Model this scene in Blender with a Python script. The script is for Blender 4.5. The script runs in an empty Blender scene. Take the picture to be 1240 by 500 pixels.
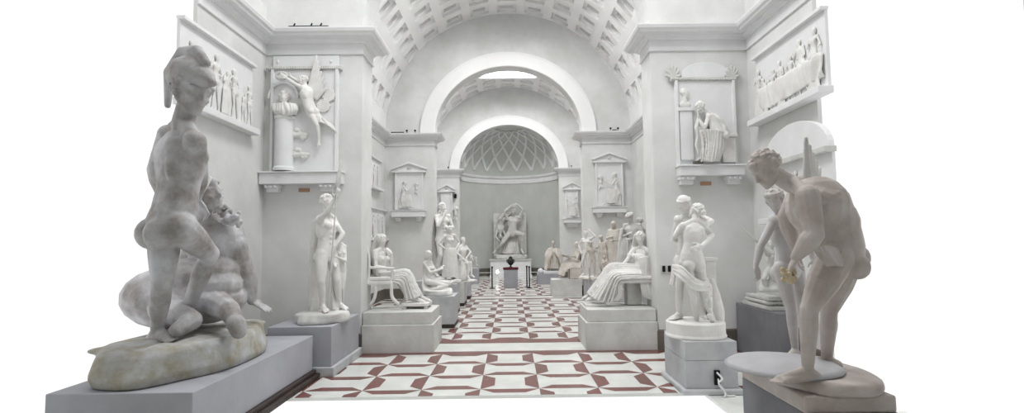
import bpy, math, random
from mathutils import Vector, Matrix
S = bpy.context.scene
C = S.collection
V = Vector
R = math.radians
rnd = random.Random(7)

# ------------------------------------------------------------------ camera
F, HC = 640.0, 1.96
PITCH, ROLL, YAW = R(3.84), R(0.7), R(0.22)
_Z = Matrix.Rotation(-YAW, 3, 'Z')
CD = _Z @ V((0, math.cos(PITCH), math.sin(PITCH)))
_U = _Z @ V((0, -math.sin(PITCH), math.cos(PITCH)))
_X = _Z @ V((1, 0, 0))
CX = _X * math.cos(ROLL) - _U * math.sin(ROLL)
CY = _U * math.cos(ROLL) + _X * math.sin(ROLL)
CAM = V((.03, 0, HC))
def at(px, py, Y):
    """world point at room depth Y seen at photo position px, py"""
    d = CD * F + CX * (px - 620) + CY * (250 - py)
    return CAM + d * (Y / d.y)
cam = bpy.data.cameras.new('camera')
cam.sensor_fit = 'HORIZONTAL'; cam.sensor_width = 36.0; cam.lens = 36.0 * F / 1240.0
cam.clip_end = 200
camo = bpy.data.objects.new('camera', cam); C.objects.link(camo)
m = Matrix((CX, CY, -CD)).transposed().to_4x4(); m.translation = CAM
camo.matrix_world = m
S.camera = camo

# --------------------------------------------------------------- materials
MATS = {}
def mat(name, col, rough=0.7, col2=None, scale=3.0, bump=0.0, bscale=40.0, metal=0.0, spec=0.3, contrast=(0.35, 0.65)):
    m = bpy.data.materials.new(name); m.use_nodes = True
    nt = m.node_tree; b = nt.nodes['Principled BSDF']
    b.inputs['Roughness'].default_value = rough
    b.inputs['Metallic'].default_value = metal
    b.inputs['Specular IOR Level'].default_value = spec
    b.inputs['Base Color'].default_value = (*col, 1)
    tc = nt.nodes.new('ShaderNodeTexCoord')
    if col2:
        n = nt.nodes.new('ShaderNodeTexNoise'); n.inputs['Scale'].default_value = scale
        n.inputs['Detail'].default_value = 6; n.inputs['Roughness'].default_value = 0.62
        nt.links.new(tc.outputs['Object'], n.inputs['Vector'])
        r = nt.nodes.new('ShaderNodeValToRGB')
        r.color_ramp.elements[0].position = contrast[0]; r.color_ramp.elements[1].position = contrast[1]
        r.color_ramp.elements[0].color = (*col2, 1); r.color_ramp.elements[1].color = (*col, 1)
        nt.links.new(n.outputs['Fac'], r.inputs['Fac']); nt.links.new(r.outputs['Color'], b.inputs['Base Color'])
    if bump:
        n2 = nt.nodes.new('ShaderNodeTexNoise'); n2.inputs['Scale'].default_value = bscale
        n2.inputs['Detail'].default_value = 5
        nt.links.new(tc.outputs['Object'], n2.inputs['Vector'])
        bp = nt.nodes.new('ShaderNodeBump'); bp.inputs['Strength'].default_value = bump
        bp.inputs['Distance'].default_value = 0.02
        nt.links.new(n2.outputs['Fac'], bp.inputs['Height']); nt.links.new(bp.outputs['Normal'], b.inputs['Normal'])
    MATS[name] = m
    return m
M_WALL = mat('wall plaster', (.745, .75, .745), .9, (.63, .635, .62), 1.1, .12, 14)
M_TRIM = mat('cornice plaster', (.80, .805, .81), .8, (.73, .735, .74), 2.0, .05, 20)
M_ARCH = mat('painted arch plaster', (.86, .86, .86), .8, (.82, .82, .815), 1.5, .04, 20)
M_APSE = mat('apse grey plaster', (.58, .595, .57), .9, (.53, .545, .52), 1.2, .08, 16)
M_TILE = mat('white floor marble', (.74, .75, .72), .22, (.62, .64, .61), 2.2, 0, spec=.45)
M_RED = mat('red floor marble', (.20, .062, .058), .25, (.15, .075, .06), 3.0, 0, spec=.45)
M_STAT = mat('white plaster', (.80, .795, .78), .6, (.68, .67, .645), 4.0, .12, 30)
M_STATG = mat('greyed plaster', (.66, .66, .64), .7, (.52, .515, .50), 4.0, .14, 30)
M_WARM = mat('yellowed plaster', (.66, .63, .58), .7, (.50, .46, .41), 3.5, .14, 30)
M_OLD = mat('dimmed old plaster', (.54, .54, .565), .6, (.26, .24, .225), 3.2, .22, 22)  # aged grey-brown plaster, colour also darkened to mimic the dim foreground
M_OLDR = mat('weathered rock plaster', (.46, .47, .49), .7, (.30, .275, .20), 4.5, .4, 12)
M_FLESH = mat('dimmed foreground plaster', (.54, .495, .47), .6, (.38, .325, .295), 2.6, .15, 20)  # foreground dimness is put into this darker plaster colour
M_PEDB = mat('blue grey pedestal paint', (.40, .405, .44), .7, (.35, .355, .385), 2.5, .05, 30)
M_PEDD = mat('dark grey pedestal paint', (.20, .20, .22), .7, (.16, .16, .175), 2.5, .08, 30)
M_PEDS = mat('stone pedestal plaster', (.64, .64, .625), .8, (.52, .52, .50), 3.0, .12, 18)
M_PEDM = mat('marbled grey pedestal', (.52, .53, .54), .6, (.40, .41, .43), 3.0, .08, 18)
M_WOOD = mat('dark base wood', (.055, .04, .035), .6, (.03, .022, .02), 6)
M_BASE = mat('grey brown baseboard', (.16, .145, .12), .8, (.12, .11, .095), 4)
M_IRON = mat('black iron', (.012, .012, .013), .45, metal=.6)
M_COPPER = mat('small copper plaque', (.42, .25, .16), .5)
M_BLACK = mat('black bronze', (.01, .012, .011), .5, (.03, .035, .03), 9)
M_MAROON = mat('maroon cushion', (.09, .012, .02), .8)
M_LAMP = mat('lamp glass', (.9, .9, .9), .3)
M_SHIELD = mat('grey plaster shield', (.46, .46, .49), .55, (.38, .375, .385), 3)
M_COMP = mat('grey stained plaster', (.56, .555, .57), .6, (.46, .43, .41), 3, .12, 24)
M_GOLD = mat('ochre stain', (.55, .44, .26), .7, (.42, .36, .27), 8)

# ------------------------------------------------------------ object helpers
def tag(o, label=None, cat=None, group=None, kind=None):
    if label: o['label'] = label
    if cat: o['category'] = cat
    if group: o['group'] = group
    if kind: o['kind'] = kind
    return o
def thing(name, label, cat, loc, group=None):
    o = bpy.data.objects.new(name, None); o.empty_display_size = .1
    C.objects.link(o); o.location = loc
    return tag(o, label, cat, group)
def put(o, parent):
    o.parent = parent
    if parent.type == 'EMPTY': o.matrix_parent_inverse = Matrix.Translation(-V(parent.location))
def link(name, verts, faces, mt, parent=None, smooth=False, kind=None):
    me = bpy.data.meshes.new(name)
    me.from_pydata([tuple(v) for v in verts], [], faces); me.update()
    if isinstance(mt, (list, tuple)):
        for x in mt: me.materials.append(x)
    else: me.materials.append(mt)
    if smooth:
        for p in me.polygons: p.use_smooth = True
    o = bpy.data.objects.new(name, me); C.objects.link(o)
    if parent: put(o, parent)
    if kind: o['kind'] = kind
    return o

class B:
    """collects closed shapes; build() links them as one mesh"""
    def __init__(s): s.v = []; s.f = []; s.mi = []
    def add(s, vs, fs, mi=0):
        k = len(s.v); s.v += [V(v) for v in vs]
        s.f += [tuple(i + k for i in f) for f in fs]; s.mi += [mi] * len(fs)
        return s
    def box(s, x0, x1, y0, y1, z0, z1, mi=0):
        vs = [(x, y, z) for z in (z0, z1) for y in (y0, y1) for x in (x0, x1)]
        fs = [(0, 2, 3, 1), (4, 5, 7, 6), (0, 1, 5, 4), (2, 6, 7, 3), (0, 4, 6, 2), (1, 3, 7, 5)]
        return s.add(vs, fs, mi)
    def loft(s, rings, cap=True, mi=0):
        n = len(rings[0]); vs = [p for r in rings for p in r]; fs = []
        for i in range(len(rings) - 1):
            for j in range(n):
                a, b = i * n + j, i * n + (j + 1) % n
                fs.append((a, b, b + n, a + n))
        if cap:
            fs.append(tuple(range(n - 1, -1, -1))); k = (len(rings) - 1) * n
            fs.append(tuple(k + j for j in range(n)))
        return s.add(vs, fs, mi)
    def prism(s, poly, a, b, axis='y', mi=0):
        """poly of (u, z) swept along y from a to b (axis y) or of (u,z) with u along y swept in x"""
        if axis == 'y': r = [[V((u, t, z)) for u, z in poly] for t in (a, b)]
        elif axis == 'x': r = [[V((t, u, z)) for u, z in poly] for t in (a, b)]
        else: r = [[V((u, w, t)) for u, w in poly] for t in (a, b)]
        return s.loft(r, True, mi)
    def lathe(s, c, prof, n=24, mi=0, sx=1, sy=1, axis=None):
        c = V(c)
        if axis is None: e1, e2, e3 = V((1, 0, 0)), V((0, 1, 0)), V((0, 0, 1))
        else:
            e3 = V(axis).normalized(); e1 = e3.orthogonal().normalized(); e2 = e3.cross(e1)
        rings = [[c + e1 * (max(r, 1e-4) * sx * math.cos(2 * math.pi * k / n)) + e2 * (max(r, 1e-4) * sy * math.sin(2 * math.pi * k / n)) + e3 * z
                  for k in range(n)] for r, z in prof]
        return s.loft(rings, True, mi)
    def cap(s, a, b, ra, rb=None, n=12, flat=1.0, fdir=None):
        """tapered capsule; flat squeezes it along fdir"""
        a, b = V(a), V(b); rb = ra if rb is None else rb
        d = b - a; L = d.length
        if L < 1e-5: return s.ell(a, (ra, ra, ra))
        e3 = d / L
        e1 = (V(fdir) - e3 * V(fdir).dot(e3)).normalized() if fdir is not None else e3.orthogonal().normalized()
        e2 = e3.cross(e1)
        prof = []
        for k in range(5):
            t = math.pi / 2 * (k / 4); prof.append((ra * math.sin(t), -ra * math.cos(t)))
        for k in range(5):
            t = math.pi / 2 * (k / 4); prof.append((rb * math.cos(t), L + rb * math.sin(t)))
        rings = [[a + e3 * z + e1 * (max(r, 1e-4) * flat * math.cos(2 * math.pi * k / n)) + e2 * (max(r, 1e-4) * math.sin(2 * math.pi * k / n))
                  for k in range(n)] for r, z in prof]
        return s.loft(rings)
    def tube(s, pts, rs, n=10):
        pts = [V(p) for p in pts]
        if not isinstance(rs, (list, tuple)): rs = [rs] * len(pts)
        for i in range(len(pts) - 1): s.cap(pts[i], pts[i + 1], rs[i], rs[i + 1], n)
        return s
    def ell(s, c, r, ax=None, n=14, m=9):
        c = V(c); a = ax or (V((1, 0, 0)), V((0, 1, 0)), V((0, 0, 1)))
        rings = []
        for i in range(m + 1):
            t = math.pi * i / m; st = max(math.sin(t), 1e-3); ct = -math.cos(t)
            rings.append([c + a[0] * (r[0] * st * math.cos(2 * math.pi * k / n)) + a[1] * (r[1] * st * math.sin(2 * math.pi * k / n)) + a[2] * (r[2] * ct) for k in range(n)])
        return s.loft(rings)
    def sheet(s, rows, nf=8, amp=.03, th=.02, closed=False, nu=None, nv=10, seed=0, grow=True):
        """thick folded cloth through rows of control points"""
        rr = random.Random(seed)
        nu = nu or max(nf, 2) * 8
        def cr(P, t, cl=False):
            n = len(P)
            if cl: t = t * n; i = int(t) % n; f = t - int(t); g = lambda k: P[k % n]
            else:
                t = min(max(t, 0), .99999) * (n - 1); i = int(t); f = t - i; g = lambda k: P[min(max(k, 0), n - 1)]
            p0, p1, p2, p3 = g(i - 1), g(i), g(i + 1), g(i + 2)
            return (p1 * 2 + (p2 - p0) * f + (p0 * 2 - p1 * 5 + p2 * 4 - p3) * f * f + (p1 * 3 - p0 - p2 * 3 + p3) * f ** 3) * .5
        ph = [rr.uniform(0, 6.28) for _ in range(4)]
        rows = [[V(p) for p in r] for r in rows]
        mm = nu if closed else nu + 1
        G = []
        for j in range(nv + 1):
            v = j / nv; line = []
            for i in range(mm):
                u = i / nu
                col = [cr(r, u, closed) for r in rows]
                line.append(cr(col, v))
            G.append(line)
        out, inn = [], []
        for j in range(nv + 1):
            v = j / nv; lo, li = [], []
            for i in range(mm):
                u = i / nu
                a = G[j][(i + 1) % mm if closed else min(i + 1, mm - 1)] - G[j][(i - 1) % mm if closed else max(i - 1, 0)]
                b = G[min(j + 1, nv)][i] - G[max(j - 1, 0)][i]
                nn = a.cross(b)
                nn = nn.normalized() if nn.length > 1e-9 else V((0, 0, 1))
                w = 2 * math.pi * nf * u + 1.1 * math.sin(2 * math.pi * (u * 2 + v * .4) + ph[0]) + .5 * math.sin(3 * v + ph[1])
                k = math.sin(w); k = (1 - abs(k)) * 1.4 - .7 if nf else 0
                A = amp * (.45 + .55 * v if grow else 1) * (1 + .4 * math.sin(5 * u + ph[2]))
                p = G[j][i] + nn * (A * (k + .3 * math.sin(2.3 * w + ph[3])))
                lo.append(p + nn * th * .5); li.append(p - nn * th * .5)
            out.append(lo); inn.append(li)
        vs = [p for l in out for p in l] + [p for l in inn for p in l]
        N = (nv + 1) * mm; fs = []
        for j in range(nv):
            for i in range(nu if closed else mm - 1):
                i2 = (i + 1) % mm
                a, b, c_, d = j * mm + i, j * mm + i2, (j + 1) * mm + i2, (j + 1) * mm + i
                fs.append((a, b, c_, d)); fs.append((N + d, N + c_, N + b, N + a))
        for i in range(nu if closed else mm - 1):
            i2 = (i + 1) % mm
            fs.append((N + i, N + i2, i2, i)); k = nv * mm
            fs.append((k + i, k + i2, N + k + i2, N + k + i))
        if not closed:
            for j in range(nv):
                a, d = j * mm, (j + 1) * mm
                fs.append((a, d, N + d, N + a)); a += mm - 1; d += mm - 1
                fs.append((d, a, N + a, N + d))
        return s.add(vs, fs)
    def squash(s, origin, normal, k):
        n = V(normal).normalized(); o = V(origin)
        s.v = [p - n * ((p - o).dot(n) * (1 - k)) for p in s.v]; return s
    def xform(s, mtx):
        s.v = [mtx @ p for p in s.v]; return s
    def build(s, name, mt, parent=None, voxel=0, sm=2, smooth=None, kind=None, bevel=0):
        o = link(name, s.v, s.f, mt, parent, smooth if smooth is not None else bool(voxel), kind)
        if isinstance(mt, (list, tuple)): o.data.polygons.foreach_set('material_index', s.mi)
        if voxel:
            r = o.modifiers.new('merge', 'REMESH'); r.mode = 'VOXEL'; r.voxel_size = voxel; r.use_smooth_shade = True
            if sm:
                q = o.modifiers.new('soften', 'SMOOTH'); q.factor = .5; q.iterations = sm
        if bevel:
            q = o.modifiers.new('bevel', 'BEVEL'); q.width = bevel; q.segments = 2; q.limit_method = 'ANGLE'
        return o
def cr_path(P, n=8):
    P = [V(p) for p in P]; out = []
    for i in range(len(P) - 1):
        p0, p1, p2, p3 = P[max(i - 1, 0)], P[i], P[i + 1], P[min(i + 2, len(P) - 1)]
        for k in range(n):
            f = k / n
            out.append((p1 * 2 + (p2 - p0) * f + (p0 * 2 - p1 * 5 + p2 * 4 - p3) * f * f + (p1 * 3 - p0 - p2 * 3 + p3) * f ** 3) * .5)
    return out + [P[-1]]
# ------------------------------------------------------------------ the room
WX, JX, ZS = 4.46, 2.67, 5.88           # side walls, arch jambs, springing height
P1, P1B, P2, P2B, P3, P3B = 9.6, 10.28, 18.90, 19.5, 28.2, 28.7
FRONT = 7.46
# floor: white marble with red inlaid tapered bars
TX, TZ = .79, .75
fb = B()
fb.box(-WX - .08, WX + .08, 6.93, P3B + 3.2, -.04, 0)
fb.box(-WX, WX, -2.5, 6.1, -.04, 0); fb.box(-4.2, -2.95, 6.1, 6.93, -.04, 0); fb.box(2.5, 3.0, 6.1, 6.93, -.04, 0)
def redpoly(pts):
    a = [V((max(-WX, min(WX, x)), max(6.932, y), .0015)) for x, y in pts]
    fb.add(a, [tuple(range(len(a)))], 1)
def cells(y0, n, flip):
    d = .235
    for r in range(n):
        a, b = y0 + r * TZ, y0 + (r + 1) * TZ
        for c in range(-6, 6):
            x0 = (c + .5) * TX; x1 = x0 + TX; t, q = TX * d, TZ * d
            if (c + r + flip) % 2:
                redpoly([(x0, a), (x0 + t, a + q), (x0 + t, b - q), (x0, b)]); redpoly([(x1, b), (x1 - t, b - q), (x1 - t, a + q), (x1, a)])
            else:
                redpoly([(x0, a), (x1, a), (x1 - t, a + q), (x0 + t, a + q)]); redpoly([(x1, b), (x0, b), (x0 + t, b - q), (x1 - t, b - q)])
cells(9.47 - 4 * TZ, 4, 1)
for a, b in ((9.46, 9.69), (10.44, 10.85), (18.4, 18.6), (19.3, 19.5), (28.1, 28.3)):
    redpoly([(-WX, a), (WX, a), (WX, b), (-WX, b)])
cells(10.86, 10, 1)
cells(19.52, 11, 1)
fb.build('floor', [M_TILE, M_RED], kind='structure')

def wall_box(name, boxes, m=M_WALL):
    b = B()
    for x in boxes: b.box(*x)
    return b.build(name, m, kind='structure')
wall_box('wall_left', [(-WX - .06, -WX, FRONT, P1 + .1, 0, 6.4), (-WX - .06, -WX, -2.5, 4.4, 0, 6.0), (-WX - .3, -WX, P1B - .1, P3 + .1, 0, ZS + .3)])
wall_box('wall_right', [(WX, WX + .06, FRONT, P1 + .1, 0, 6.4), (WX, WX + .06, -2.5, 4.4, 0, 6.0), (WX, WX + .3, P1B - .1, P3 + .1, 0, ZS + .3)])

def arch_wall(name, y0, y1, ry, mt, ring):
    b = B(); top = 10.9; OX = WX + .3
    def col(x0, x1, z0a, z0b):
        vs = [(x, y, z) for (x, z) in ((x0, z0a), (x1, z0b), (x1, top), (x0, top)) for y in (y0, y1)]
        b.add(vs, [(0, 2, 4, 6), (1, 7, 5, 3), (0, 1, 3, 2), (4, 5, 7, 6)] + [])
    for s in (-1, 1):
        b.box(min(s * JX, s * OX), max(s * JX, s * OX), y0, y1, 0, ZS)
        b.box(min(s * JX, s * OX), max(s * JX, s * OX), y0, y1, ZS, top)
    n = 40
    pts = [(-JX * math.cos(math.pi * i / n), ZS + ry * math.sin(math.pi * i / n)) for i in range(n + 1)]
    for (xa, za), (xb, zb) in zip(pts, pts[1:]): col(xa, xb, za, zb)
    o = b.build(name, mt, kind='structure')
    if ring:
        r = B(); w = ring
        prof = [(0, 0), (0, -.07), (.02, -.085), (w - .06, -.085), (w - .06, -.10), (w, -.10), (w, 0)]
        rings = []
        for i in range(61):
            t = math.pi * i / 60
            rings.append([V((-(JX - .005 + q) * math.cos(t), y0 + d, ZS - .02 + (ry - .005 + q * 1.0) * math.sin(t))) for q, d in prof])
        r.loft(rings); r.build('trim_%d' % ring_n.pop(0), M_ARCH, kind='structure', smooth=False)
ring_n = [5, 6]
arch_wall('wall_front', P1, P1B, 2.62, M_WALL, 0)
arch_wall('wall_middle', P2, P2B, 2.49, M_WALL, .52)
arch_wall('wall_rear', P3, P3B, 2.41, M_WALL, .52)

# cornice swept round the piers
PROF = [(0, 5.46), (.03, 5.46), (.035, 5.475), (.015, 5.48), (.015, 5.66), (.05, 5.665), (.06, 5.69), (.11, 5.71), (.12, 5.745), (.22, 5.755), (.235, 5.79), (.27, 5.81), (.29, 5.86), (.29, 5.885), (0, 5.89)]
def sweep(name, path, prof, mt, side=1):
    path = [V((x, y, 0)) for x, y in path]; rings = []
    n = len(path)
    for i, p in enumerate(path):
        d0 = (p - path[i - 1]).normalized() if i else (path[1] - p).normalized()
        d1 = (path[i + 1] - p).normalized() if i < n - 1 else d0
        n0 = V((d0.y, -d0.x, 0)) * side; n1 = V((d1.y, -d1.x, 0)) * side
        bis = (n0 + n1).normalized(); k = 1 / max(.3, bis.dot(n0))
        rings.append([p + bis * (o * k) + V((0, 0, z)) for o, z in prof])
    b = B(); b.loft(rings); return b.build(name, mt, kind='structure')
def path(s, end=True):
    p = [(-WX, FRONT), (-WX, P1), (-JX, P1), (-JX, P1B), (-WX, P1B), (-WX, P2), (-JX, P2), (-JX, P2B), (-WX, P2B), (-WX, P3), (-JX, P3), (-JX, P3B)]
    return [(x * -s, y) for x, y in p]
sweep('trim_1', path(-1), PROF, M_TRIM, 1); sweep('trim_2', path(1), PROF, M_TRIM, -1)
BP = [(0, 0), (.03, 0), (.03, .34), (.015, .36), (0, .36)]
sweep('baseboard_left', path(-1), BP, M_BASE, 1); sweep('baseboard_right', path(1), BP, M_BASE, -1)

# coffered barrel vaults with a skylight opening at the crown
def vault(name, y0, y1):
    b = B(); r = WX; dz, A = .92, R(12.667)
    rows = [R(14) + A * k for k in range(13)]
    ks = int((y1 - y0 - .3) / dz); ys = [y1 - .42 - dz * k for k in range(ks)]
    ym = (y0 + y1) / 2; sk = (ym - 1.6, ym + 1.6)
    def P(t, y, rr=r): return V((-rr * math.cos(t), y, ZS + rr * math.sin(t)))
    te = [0.0]; ty = [y0 - .1]
    for t in rows: te += [t - R(4.3), t + R(4.3)]
    te.append(math.pi)
    for y in sorted(ys): ty += [y - .30, y + .30]
    ty.append(y1 + .1)
    def quad(p, q, s_, t_, ra, rb): b.add([P(p, q, ra), P(s_, q, ra), P(s_, t_, rb), P(p, t_, rb)], [(0, 1, 2, 3)])
    for i in range(len(te) - 1):
        a0, a1 = te[i], te[i + 1]; mid = (a0 + a1) / 2
        for j in range(len(ty) - 1):
            b0, b1 = ty[j], ty[j + 1]
            if abs(math.cos(mid)) * r < 1.35 and sk[0] - .2 < (b0 + b1) / 2 < sk[1] + .2: continue
            if i % 2 == 1 and j % 2 == 1:
                sa, sb = (a1 - a0) * .17, (b1 - b0) * .17
                O = [(a0, b0), (a1, b0), (a1, b1), (a0, b1)]; I = [(a0 + sa, b0 + sb), (a1 - sa, b0 + sb), (a1 - sa, b1 - sb), (a0 + sa, b1 - sb)]
                for k in range(4):
                    k2 = (k + 1) % 4
                    b.add([P(*O[k]), P(*O[k2]), P(*O[k2], r + .10), P(*O[k], r + .10)], [(0, 1, 2, 3)])
                    b.add([P(*O[k], r + .10), P(*O[k2], r + .10), P(*I[k2], r + .10), P(*I[k], r + .10)], [(0, 1, 2, 3)])
                    b.add([P(*I[k], r + .10), P(*I[k2], r + .10), P(*I[k2], r + .2), P(*I[k], r + .2)], [(0, 1, 2, 3)])
                b.add([P(*q, r + .2) for q in I], [(0, 1, 2, 3)])
            else: b.add([P(a0, b0), P(a1, b0), P(a1, b1), P(a0, b1)], [(0, 1, 2, 3)])
    # outer shell and the shaft of the skylight
    ro = r + .35; n = 24; ta, tb = math.acos(1.35 / r), math.pi - math.acos(1.35 / r)
    for k in range(n):
        a, c = math.pi * k / n, math.pi * (k + 1) / n
        if a > ta - .05 and c < tb + .05:
            quad(a, y0, c, sk[0] - .1, ro, ro); quad(a, sk[1] + .1, c, y1, ro, ro)
        else: quad(a, y0, c, y1, ro, ro)
    b.build(name, M_ARCH, kind='structure')
    s = B(); X = 1.42; a0, a1 = sk[0] - .25, sk[1] + .25; z0, z1 = ZS + r - .28, ZS + r + .95
    for q in ((-X - .1, -X, a0, a1), (X, X + .1, a0, a1), (-X, X, a0 - .1, a0), (-X, X, a1, a1 + .1)): s.box(*q, z0, z1)
    s.build('trim_%d' % skn.pop(0), M_ARCH, kind='structure')
skn = [7, 8]
vault('ceiling', P1B, P2); vault('ceiling', P2B, P3)
wall_box('wall_back', [(-WX, WX, -2.56, -2.5, 0, 10.6)])
b = B(); n_ = 20
for k in range(n_):
    a, c = math.pi * k / n_, math.pi * (k + 1) / n_
    q = [V((-r * math.cos(t_), y, 5.9 + r * math.sin(t_))) for y in (-2.5, 4.4) for t_ in (a, c) for r in (WX, WX + .08)]
    b.add(q, [(0, 2, 6, 4), (1, 5, 7, 3), (0, 1, 3, 2), (4, 6, 7, 5), (0, 4, 5, 1), (2, 3, 7, 6)])
b.build('ceiling', M_ARCH, kind='structure')

# apse: half cylinder, half dome with diamond ribs
AR = 2.72
def apse():
    b = B(); n = 32; cy = P3B - .02
    def P(t, z, r=AR): return V((-r * math.cos(t), cy + r * math.sin(t), z))
    for k in range(n):
        a, c = math.pi * k / n, math.pi * (k + 1) / n
        b.add([P(a, 0), P(c, 0), P(c, ZS), P(a, ZS)], [(0, 1, 2, 3)])
        b.add([P(a, 0, AR + .3), P(c, 0, AR + .3), P(c, ZS, AR + .3), P(a, ZS, AR + .3)], [(3, 2, 1, 0)])
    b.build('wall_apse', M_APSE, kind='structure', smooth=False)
    d = B(); h = 14
    def D(t, e, r=1.0): return V((-AR * r * math.cos(e) * math.cos(t), cy + AR * r * math.cos(e) * math.sin(t), ZS + 2.5 * r * math.sin(e)))
    for i in range(h):
        e0, e1 = math.pi / 2 * i / h, math.pi / 2 * (i + 1) / h
        for k in range(n):
            a, c = math.pi * k / n, math.pi * (k + 1) / n
            d.add([D(a, e0), D(c, e0), D(c, e1), D(a, e1)], [(0, 1, 2, 3)])
            d.add([D(a, e0, 1.1), D(c, e0, 1.1), D(c, e1, 1.1), D(a, e1, 1.1)], [(3, 2, 1, 0)])
    # ribs follow crossing spirals, narrowing towards the crown
    e0, e1 = R(7), R(72)
    merc = lambda e: math.log(math.tan(math.pi / 4 + e / 2))
    N = 9; step = math.pi / N
    for s in (-1, 1):
        for k in range(-10, N + 11):
            t0 = k * step; prev = None
            for q in range(41):
                e = e0 + (e1 - e0) * q / 40; t = t0 + s * (merc(e) - merc(e0)) * .5
                if not (0.02 < t < math.pi - .02): prev = None; continue
                w = .075 * math.cos(e) + .015
                u = D(t, e); tn = (D(t + s * .01, e + .01) - u).normalized(); nn = (u - V((0, cy, ZS))).normalized(); sd = tn.cross(nn) * w
                cur = (u + sd, u - sd, u - sd * .8 - nn * .075, u + sd * .8 - nn * .075)
                if prev: d.loft([list(prev), list(cur)], False, 1)
                prev = cur
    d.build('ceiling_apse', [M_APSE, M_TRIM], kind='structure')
    arc = [(-AR * math.cos(math.pi * k / 32), cy + AR * math.sin(math.pi * k / 32)) for k in range(33)]
    sweep('trim_3', arc, [(0, 5.42), (.05, 5.42), (.05, 5.58), (.02, 5.60), (.02, 5.70), (.1, 5.74), (.13, 5.86), (0, 5.89)], M_TRIM, 1)
    sweep('baseboard_back', arc, [(0, 0), (.06, 0), (.06, .42), (0, .45)], M_BASE, 1)
    st = B(); st.lathe((0, P3B + .6, 0), [(2.2, .0), (2.2, .16), (2.1, .17), (2.1, .17)], 40)
apse()

# world and lamps
w = bpy.data.worlds.new('world'); S.world = w; w.use_nodes = True
w.node_tree.nodes['Background'].inputs['Color'].default_value = (1, 1, 1, 1)
w.node_tree.nodes['Background'].inputs['Strength'].default_value = 1.0
def area(name, loc, sx, sy, e, rot=(0, 0, 0), col=(1, 1, 1)):
    l = bpy.data.lights.new(name, 'AREA'); l.shape = 'RECTANGLE'; l.size = sx; l.size_y = sy; l.energy = e; l.color = col
    o = bpy.data.objects.new(name, l); C.objects.link(o); o.location = loc; o.rotation_euler = rot
    return o
area('skylight_lamp', (0, (P1B + P2) / 2, 10.95), 2.5, 3.2, 520)
area('skylight_lamp', (0, (P2B + P3) / 2, 10.95), 2.5, 3.2, 600)
area('skylight_lamp', (0, 6.6, 9.6), 2.6, 3.0, 330)
S.view_settings.view_transform = 'Standard'; S.view_settings.look = 'None'
S.view_settings.exposure = .12; S.view_settings.gamma = 1; S.view_settings.use_curve_mapping = False
# ------------------------------------------------------------- sculpted figures
def perp(a, n):
    a = V(a); n = V(n).normalized(); q = a - n * a.dot(n)
    return q.normalized() if q.length > 1e-6 else n.orthogonal().normalized()
def hand(b, w, d, n, s, curl=.35, side=1, thumb=True):
    """palm and five fingers. w wrist, d direction, n back-of-hand normal, s body scale, side +1/-1 thumb side"""
    d = V(d).normalized(); n = perp(n, d); t = d.cross(n) * side
    w = V(w); pl = .085 * s
    c = w + d * pl * .55
    b.ell(c, (.040 * s, .052 * s, .017 * s), (t, d, n))
    for k, (o, L) in enumerate(((.030, .072), (.011, .082), (-.009, .077), (-.028, .062))):
        p = w + d * pl * (1 - abs(k - 1.2) * .05) + t * o * s
        f = (d + t * (o * 3)).normalized(); r = .0098 * s
        L *= s
        for q in range(3):
            l = L * (.45, .32, .25)[q]; p2 = p + f * l
            b.cap(p, p2, r, r * .88, 8); p = p2; r *= .88
            ca = curl * (1 + .12 * k); f = (f * math.cos(ca) - n * math.sin(ca)).normalized()
    if thumb:
        p = w + d * pl * .25 + t * .028 * s; f = (t * .75 + d * .6 - n * .25).normalized()
        b.cap(p - f * .01 * s, p + f * .045 * s, .015 * s, .0115 * s, 8); p = p + f * .045 * s
        f = (f * .6 + d * .7 - n * .15).normalized(); b.cap(p, p + f * .036 * s, .0115 * s, .0095 * s, 8)
def foot(b, a, toe, s, up=None):
    a = V(a); toe = V(toe); d = (toe - a); d = d.normalized()
    u = perp(up or (0, 0, 1), d); sd = d.cross(u)
    heel = a - d * .045 * s - u * .045 * s
    b.cap(a, heel, .034 * s, .033 * s); ball = toe - d * .055 * s
    b.cap(heel, ball + sd * .012 * s, .030 * s, .026 * s); b.cap(heel, ball - sd * .022 * s, .028 * s, .022 * s)
    b.cap(a, ball + u * .008 * s, .034 * s, .022 * s); b.cap(ball + sd * .025 * s, ball - sd * .03 * s, .022 * s, .018 * s)
    for k in range(5):
        o = (.030 - .0165 * k) * s; L = (.050, .046, .040, .032, .024)[k] * s; r = (.014, .0105, .010, .0095, .009)[k] * s
        p = ball + sd * o; b.cap(p, p + d * L - u * .004 * s, r, r * .9, 8)
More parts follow.
